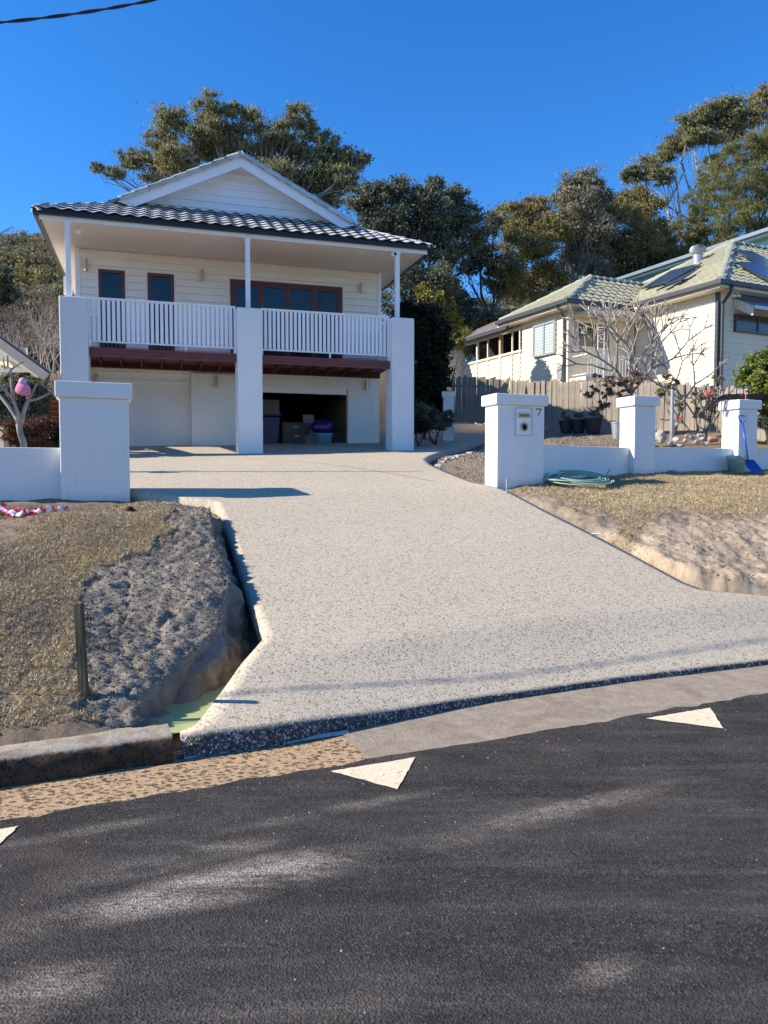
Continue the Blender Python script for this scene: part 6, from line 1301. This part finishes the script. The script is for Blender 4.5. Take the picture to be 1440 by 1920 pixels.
# blue shovel
sA = p3(1408, 880, -.22); sy2 = sA.y; g0 = float(ground_z(np.array([sA.x]), np.array([sy2]))[0]); sv = thing('shovel', 'blue shovel with D handle leaning on the front wall beside the bucket', 'shovel', (sA.x, sy2, g0)); blue = simple('blue_enamel', (.03, .08, .38), .35, .5, var=.1); wq = p3(1392, 792, -.035)-Vector((sA.x, sy2, g0)); s0_ = p3(1402, 862, -.17)-Vector((sA.x, sy2, g0))
m = MB(); m.tube([s0_, wq], .019, 10); m.build('shaft', blue, sv, smooth=True); d_ = (wq-s0_).normalized(); sid = Vector((1, 0, 0)); m = MB(); m.tube([wq-d_*.01, wq+d_*.05-sid*.05, wq+d_*.12-sid*.055, wq+d_*.125, wq+d_*.12+sid*.055, wq+d_*.05+sid*.05, wq-d_*.01], .011, 7); m.build('d_handle', blue, sv, smooth=True)
m = MB(); n = 6; vs = []
for i in range(n+1):
    t_ = i/n; c = s0_.lerp(Vector((.09, -.10, .0)), t_)
    for j in range(5): w = (j/4-.5)*(.22 if t_ < .7 else .22*(1-(t_-.7)*1.4)); vs.append(c+Vector((w, -abs(w)*.0+.03*(1-(w/.12)**2), 0)))
m.add(vs, [(i*5+j, i*5+j+1, i*5+j+6, i*5+j+5) for i in range(n) for j in range(4)]); o = m.build('blade', blue, sv, smooth=True); so = o.modifiers.new('s', 'SOLIDIFY'); so.thickness = .004
# cables on pillar 3
cpos = bk(P3, .2, .2); cb = thing('cable_bundle', 'bundle of black cables draped over the cap of the pillar near the right edge', 'cable', (cpos[0], cpos[1], 2.93)); rn2 = random.Random(3); m = MB()
for k in range(9):
    off = rn2.uniform(-.12, .12); pts = []
    for i in range(14):
        t_ = i/13; x = -.48+t_*.98+rn2.uniform(-.01, .01); drop = -.16*max(0, (.2-t_)/.2)**1.5*rn2.uniform(.6, 1.2) if t_ < .2 else -.05*max(0, (t_-.8)/.2); pts.append((x, off*(1-abs(t_-.5))+rn2.uniform(-.02, .02), .02+k*.009+.03*math.sin(math.pi*t_)*rn2.uniform(.4, 1)+drop))
    m.tube(pts, .011, 6, cap=True)
m.build('cables', M['blackrubber'], cb, smooth=True, kind='stuff'); m = MB(); m.tube([(0, -.235, .03), (.02, -.2, .09), (.04, -.1, .13)], .006, 5); m.tube([(0, -.24, .03), (-.03, -.245, -.05)], .005, 5); m.build('pink_tie', simple('pink_tape', (.75, .18, .32), .5), cb, kind='stuff')
# red and white tape
tp_ = [(-30, 958), (0, 948), (22, 955), (40, 962), (58, 958), (70, 966), (92, 957), (110, 950), (135, 942)]
tpm = NT('red_white_tape'); wv = tpm.node('ShaderNodeTexWave', wave_type='BANDS', bands_direction='DIAGONAL', wave_profile='SQUARE' if False else 'SIN'); wv.inputs['Scale'].default_value = 2.6; tpm.l.new(tpm.co, wv.inputs['Vector']); tpm.color(tpm.mix(tpm.ramp(wv.outputs[1], [(.48, 0), (.52, 1)]), (.75, .03, .06), (.82, .80, .80))).set(.35, .5)
t0 = hit(40, 960); tt = thing('barrier_tape', 'crumpled red and white barrier tape lying along the left low wall', 'tape', tuple(t0))
for s in range(3):
    m = MB(); rn2 = random.Random(20+s); P = []
    for i in range(len(tp_)-1):
        for k in range(5):
            t_ = k/5; px = tp_[i][0]*(1-t_)+tp_[i+1][0]*t_; py = tp_[i][1]*(1-t_)+tp_[i+1][1]*t_+(s-1)*3*(1 if px < 70 else .4); h_ = hit(px, py+4); P.append((h_.x, h_.y, float(ground_z(np.array([h_.x]), np.array([h_.y]))[0])))
    vs = []
    for i, p in enumerate(P):
        f1 = .035*math.sin(i*1.3+s); vs.append((p[0], p[1]-.035, p[2]+.02+abs(rn2.gauss(0, .018)))); vs.append((p[0]+.02, p[1]+.035+f1, p[2]+.03+abs(rn2.gauss(0, .03))+f1))
    m.add(vs, [(2*i, 2*i+2, 2*i+3, 2*i+1) for i in range(len(P)-1)]); m.build('tape_strip', tpm.m, tt, world=True)
# clod of turf, white stick, embedded chips
def lump(name, label, px, py, size, mat, seed, cat='stone', squash=.7, group=None, Y=None):
    h_ = hit(px, py) if Y is None else at(px, py, Y); z = float(ground_z(np.array([h_.x]), np.array([h_.y]))[0]) if Y is None else h_.z
    import bmesh; bm = bmesh.new(); bmesh.ops.create_icosphere(bm, subdivisions=2, radius=size); rn2 = random.Random(seed); ax = [rn2.uniform(-1, 1) for _ in range(6)]
    for v in bm.verts:
        k = 1+.22*math.sin(v.co.x/size*3+ax[0]*3)+.2*math.sin(v.co.y/size*4+ax[1]*3)+rn2.uniform(-.10, .10); v.co = Vector((v.co.x*k*(1+.3*ax[2]), v.co.y*k, v.co.z*k*squash))
    me = bpy.data.meshes.new(name); bm.to_mesh(me); bm.free(); me.materials.append(mat); o = bpy.data.objects.new(name, me); col.objects.link(o); o.location = (h_.x, h_.y, z+size*squash*.35); o.rotation_euler = (0, 0, rn2.uniform(0, 6)); return tag(o, label, cat, group)
lump('turf_clod', 'dark upturned clod of turf in front of the broad left gate pillar', 243, 956, .07, simple('dark_soil', (.045, .035, .025), .95, .05, var=.5, vs=30, bump=.02), 1, 'soil clod')
st_ = hit(1112, 996); m = MB(); m.tube([(-.16, .02, .012), (.16, -.03, .02)], .008, 6); ws = m.build('white_stick', M['white']); ws.location = (st_.x, st_.y, float(ground_z(np.array([st_.x]), np.array([st_.y]))[0])); tag(ws, 'thin white stick lying in the cut edge below the hose', 'stick')
rockm = simple('pale_garden_rock', (.42, .38, .33), .9, .15, var=.3, vs=8, bump=.012, bs=20); rockr = simple('reddish_garden_rock', (.36, .22, .16), .9, .15, var=.3, vs=8, bump=.012)
RD = [(1237, 823, .15, 'large pale rock just right of the middle pillar', rockm), (1268, 826, .07, None, rockm), (1284, 828, .06, None, rockm), (1296, 822, .07, None, rockm), (1305, 830, .08, None, rockm), (1316, 824, .06, None, rockm), (1324, 832, .07, None, rockm), (1336, 826, .11, 'reddish rock beside the cable-topped pillar', rockr), (1256, 832, .05, None, rockm), (1312, 817, .05, None, rockm), (1288, 818, .05, None, rockm), (1275, 836, .05, None, rockm)]
for i, (px, py, s, lab, mt) in enumerate(RD): lump('garden_rock', lab or ['', 'flat pale rock beside the grey post foot', 'small pale rock, second in the row right of the grey post', 'upper middle rock of the row behind the right low wall', 'largest of the middle rocks in the row', 'small rock above the gap in the rock row', 'pale rock just left of the reddish rock', '', 'low rock partly behind the wall top beside the grey post', 'small back rock of the row under the red flowered rose', 'small back rock in the middle of the rock row', 'low front rock peeping over the wall top'][i], px, py, s, mt, i, 'rock', .75, 'rocks edging the bed behind the right low wall', Y=15.6 if px != 1237 else 16.2)
ER = [(905, 838), (893, 842), (880, 845), (868, 848), (858, 850), (845, 853), (832, 857), (823, 862), (815, 867)]
for i, (px, py) in enumerate(ER): lump('edge_rubble', ['broken concrete lump nearest the letterbox pillar', 'second concrete lump out from the letterbox pillar', 'third concrete lump out from the letterbox pillar', 'concrete lump halfway along the curve, upper one', 'middle concrete lump on the inner driveway curve', 'concrete lump just below the middle of the curve', 'concrete lump third from the tip of the curve', 'concrete lump second from the tip of the curve', 'concrete lump at the very tip of the gravel bed'][i], px, py+3, .07+.02*(i % 3), rockm, 30+i, 'rubble', .45, 'broken concrete along the driveway curve')
# pots at the fence
def pot(label, px, py, Y, r, h, mat, plant=True, group='black plant pots at the paling fence'):
    p = at(px, py, Y); th = thing('plant_pot', label, 'plant pot', tuple(p), 0, group); m = MB(); m.lathe([(r*.72, 0), (r, h*.92), (r*1.08, h*.93), (r*1.08, h), (r*.92, h), (r*.7, h*.85)], seg=20); m.build('pot_body', mat, th, smooth=False)
    if plant:
        V, Fc, T = leaves([(0, 0, h+.12, r*.9, .14)], 260, .09, .03, int(px), .0, 6); np_mesh('plant', V, Fc, M['leaf_dark'], th, attrs={'tone': T})
potm = simple('black_pot', (.02, .02, .022), .5, .3)
pot('black pot at the fence, leftmost of three', 1062, 812, 19.2, .19, .32, potm); pot('black pot at the fence, middle of three', 1085, 812, 19.0, .20, .34, potm); pot('larger black pot at the fence, rightmost of three', 1112, 812, 18.6, .22, .36, potm); pot('pale plastic pot half hidden behind the middle front wall pillar', 1157, 823, 16.2, .13, .36, M['galv'], False, 'pale pot')
p = at(1259, 822, 16.4); gp_ = thing('metal_post', 'grey metal tube post rising among the roses right of the middle pillar', 'post', tuple(p)); m = MB(); m.tube([(0, 0, -.2), (0, 0, at(1262, 730, 16.4).z-p.z)], .04, 10); m.build('post_tube', M['galv'], gp_)
# plank leaning at the fence corner
pA, pB = at(936, 738, 23.6), at(952, 706, 23.9); pl2 = thing('leaning_plank', 'reddish brown plank leaning on the fence corner above the letterbox pillar', 'plank', (pA.x, pA.y, pA.z)); m = MB(); dd_ = (pB-pA)*.9; m.hexa([(-.22, 0, -.25), (.18, .0, -.25), (.18, .03, -.25), (-.22, .03, -.25)], [(dd_.x-.04, .15, dd_.z-.05), (dd_.x+.10, .15, dd_.z+.06), (dd_.x+.10, .18, dd_.z+.06), (dd_.x-.04, .18, dd_.z-.05)]); m.build('plank_body', M['plank'], pl2)
# small white gate post seen past the hedge
p = at(842, 800, 21.0); wp = thing('white_post', 'small white rendered post half hidden by the dark hedge', 'pillar', tuple(p)); m = MB(); m.box(-.16, .14, 0, .3, -.4, at(842, 737, 21).z-p.z-.1); m.build('shaft', M['render'], wp); m = MB(); m.box(-.2, .18, -.04, .34, at(842, 737, 21).z-p.z-.1, at(842, 734, 21).z-p.z); m.build('cap', M['render'], wp)
# street cable: two twisted strands, sagging
Lv = SD.normalized(); e1 = Vector((ROAD.c, ROAD.s, 0)); Bp = Vector((-3.079, 6.170, 5.230)); k2 = .0208; m1 = .50
def cab(t_): return Bp+e1*t_+Lv*(m1*t_+k2*t_*t_)
cbl = thing('overhead_cable', 'black twisted overhead cable crossing the top left corner of the sky', 'cable', tuple(cab(-12)))
for ph in (0, math.pi):
    m = MB(); pts = []
    for i in range(760):
        t_ = -20+i*.045; p = cab(t_); a = t_*7+ph; pts.append(p+Vector((-ROAD.s*math.cos(a)*.0075, ROAD.c*math.cos(a)*.0075, math.sin(a)*.0075)))
    m.tube(pts, .0075, 5); m.build('strand', M['blackrubber'], cbl, world=True)
# added slim mast, unseen beyond the left edge, made up to throw the thin driveway shadow
mp_ = (-8.6, 11.0); mz = float(ground_z(np.array([mp_[0]]), np.array([mp_[1]]))[0]); ms = thing('shadow_mast', 'added slim metal mast, unseen at the left, casting a thin shadow', 'mast', (mp_[0], mp_[1], mz)); m = MB(); m.tube([(0, 0, -.2), (0, 0, 3.2), (0, 0, 5.9)], [.045, .035, .02], 8); m.build('mast_tube', M['galv'], ms)
# chips and grit lying on the road near the gutter
def grit(n, seed):
    g = np.random.default_rng(seed); r = g.uniform(-1.5, 5, n); v = -g.random(n)**1.6*2.2; x, y = rw(r, v); s = g.uniform(.002, .0055, n); base = np.array([(1, 0, 0), (-1, .2, 0), (0, 1, 0), (0, -1, 0), (0, 0, 1.)]); V = base[None]*s[:, None, None]*g.uniform(.6, 1.3, (n, 5, 1)); V += np.stack([x, y, np.full(n, .001)], 1)[:, None]
    fc = np.array([(0, 2, 4), (2, 1, 4), (1, 3, 4), (3, 0, 4)]); Fc = (fc[None]+(np.arange(n)*5)[:, None, None]).reshape(-1, 3); return np_mesh('road_grit', V.reshape(-1, 3), Fc, simple('pale_grit', (.34, .32, .29), .8, var=.4, vs=60))
tag(grit(260, 5), 'scattered pale grit on the asphalt', 'grit', kind='stuff')
print('all ok')
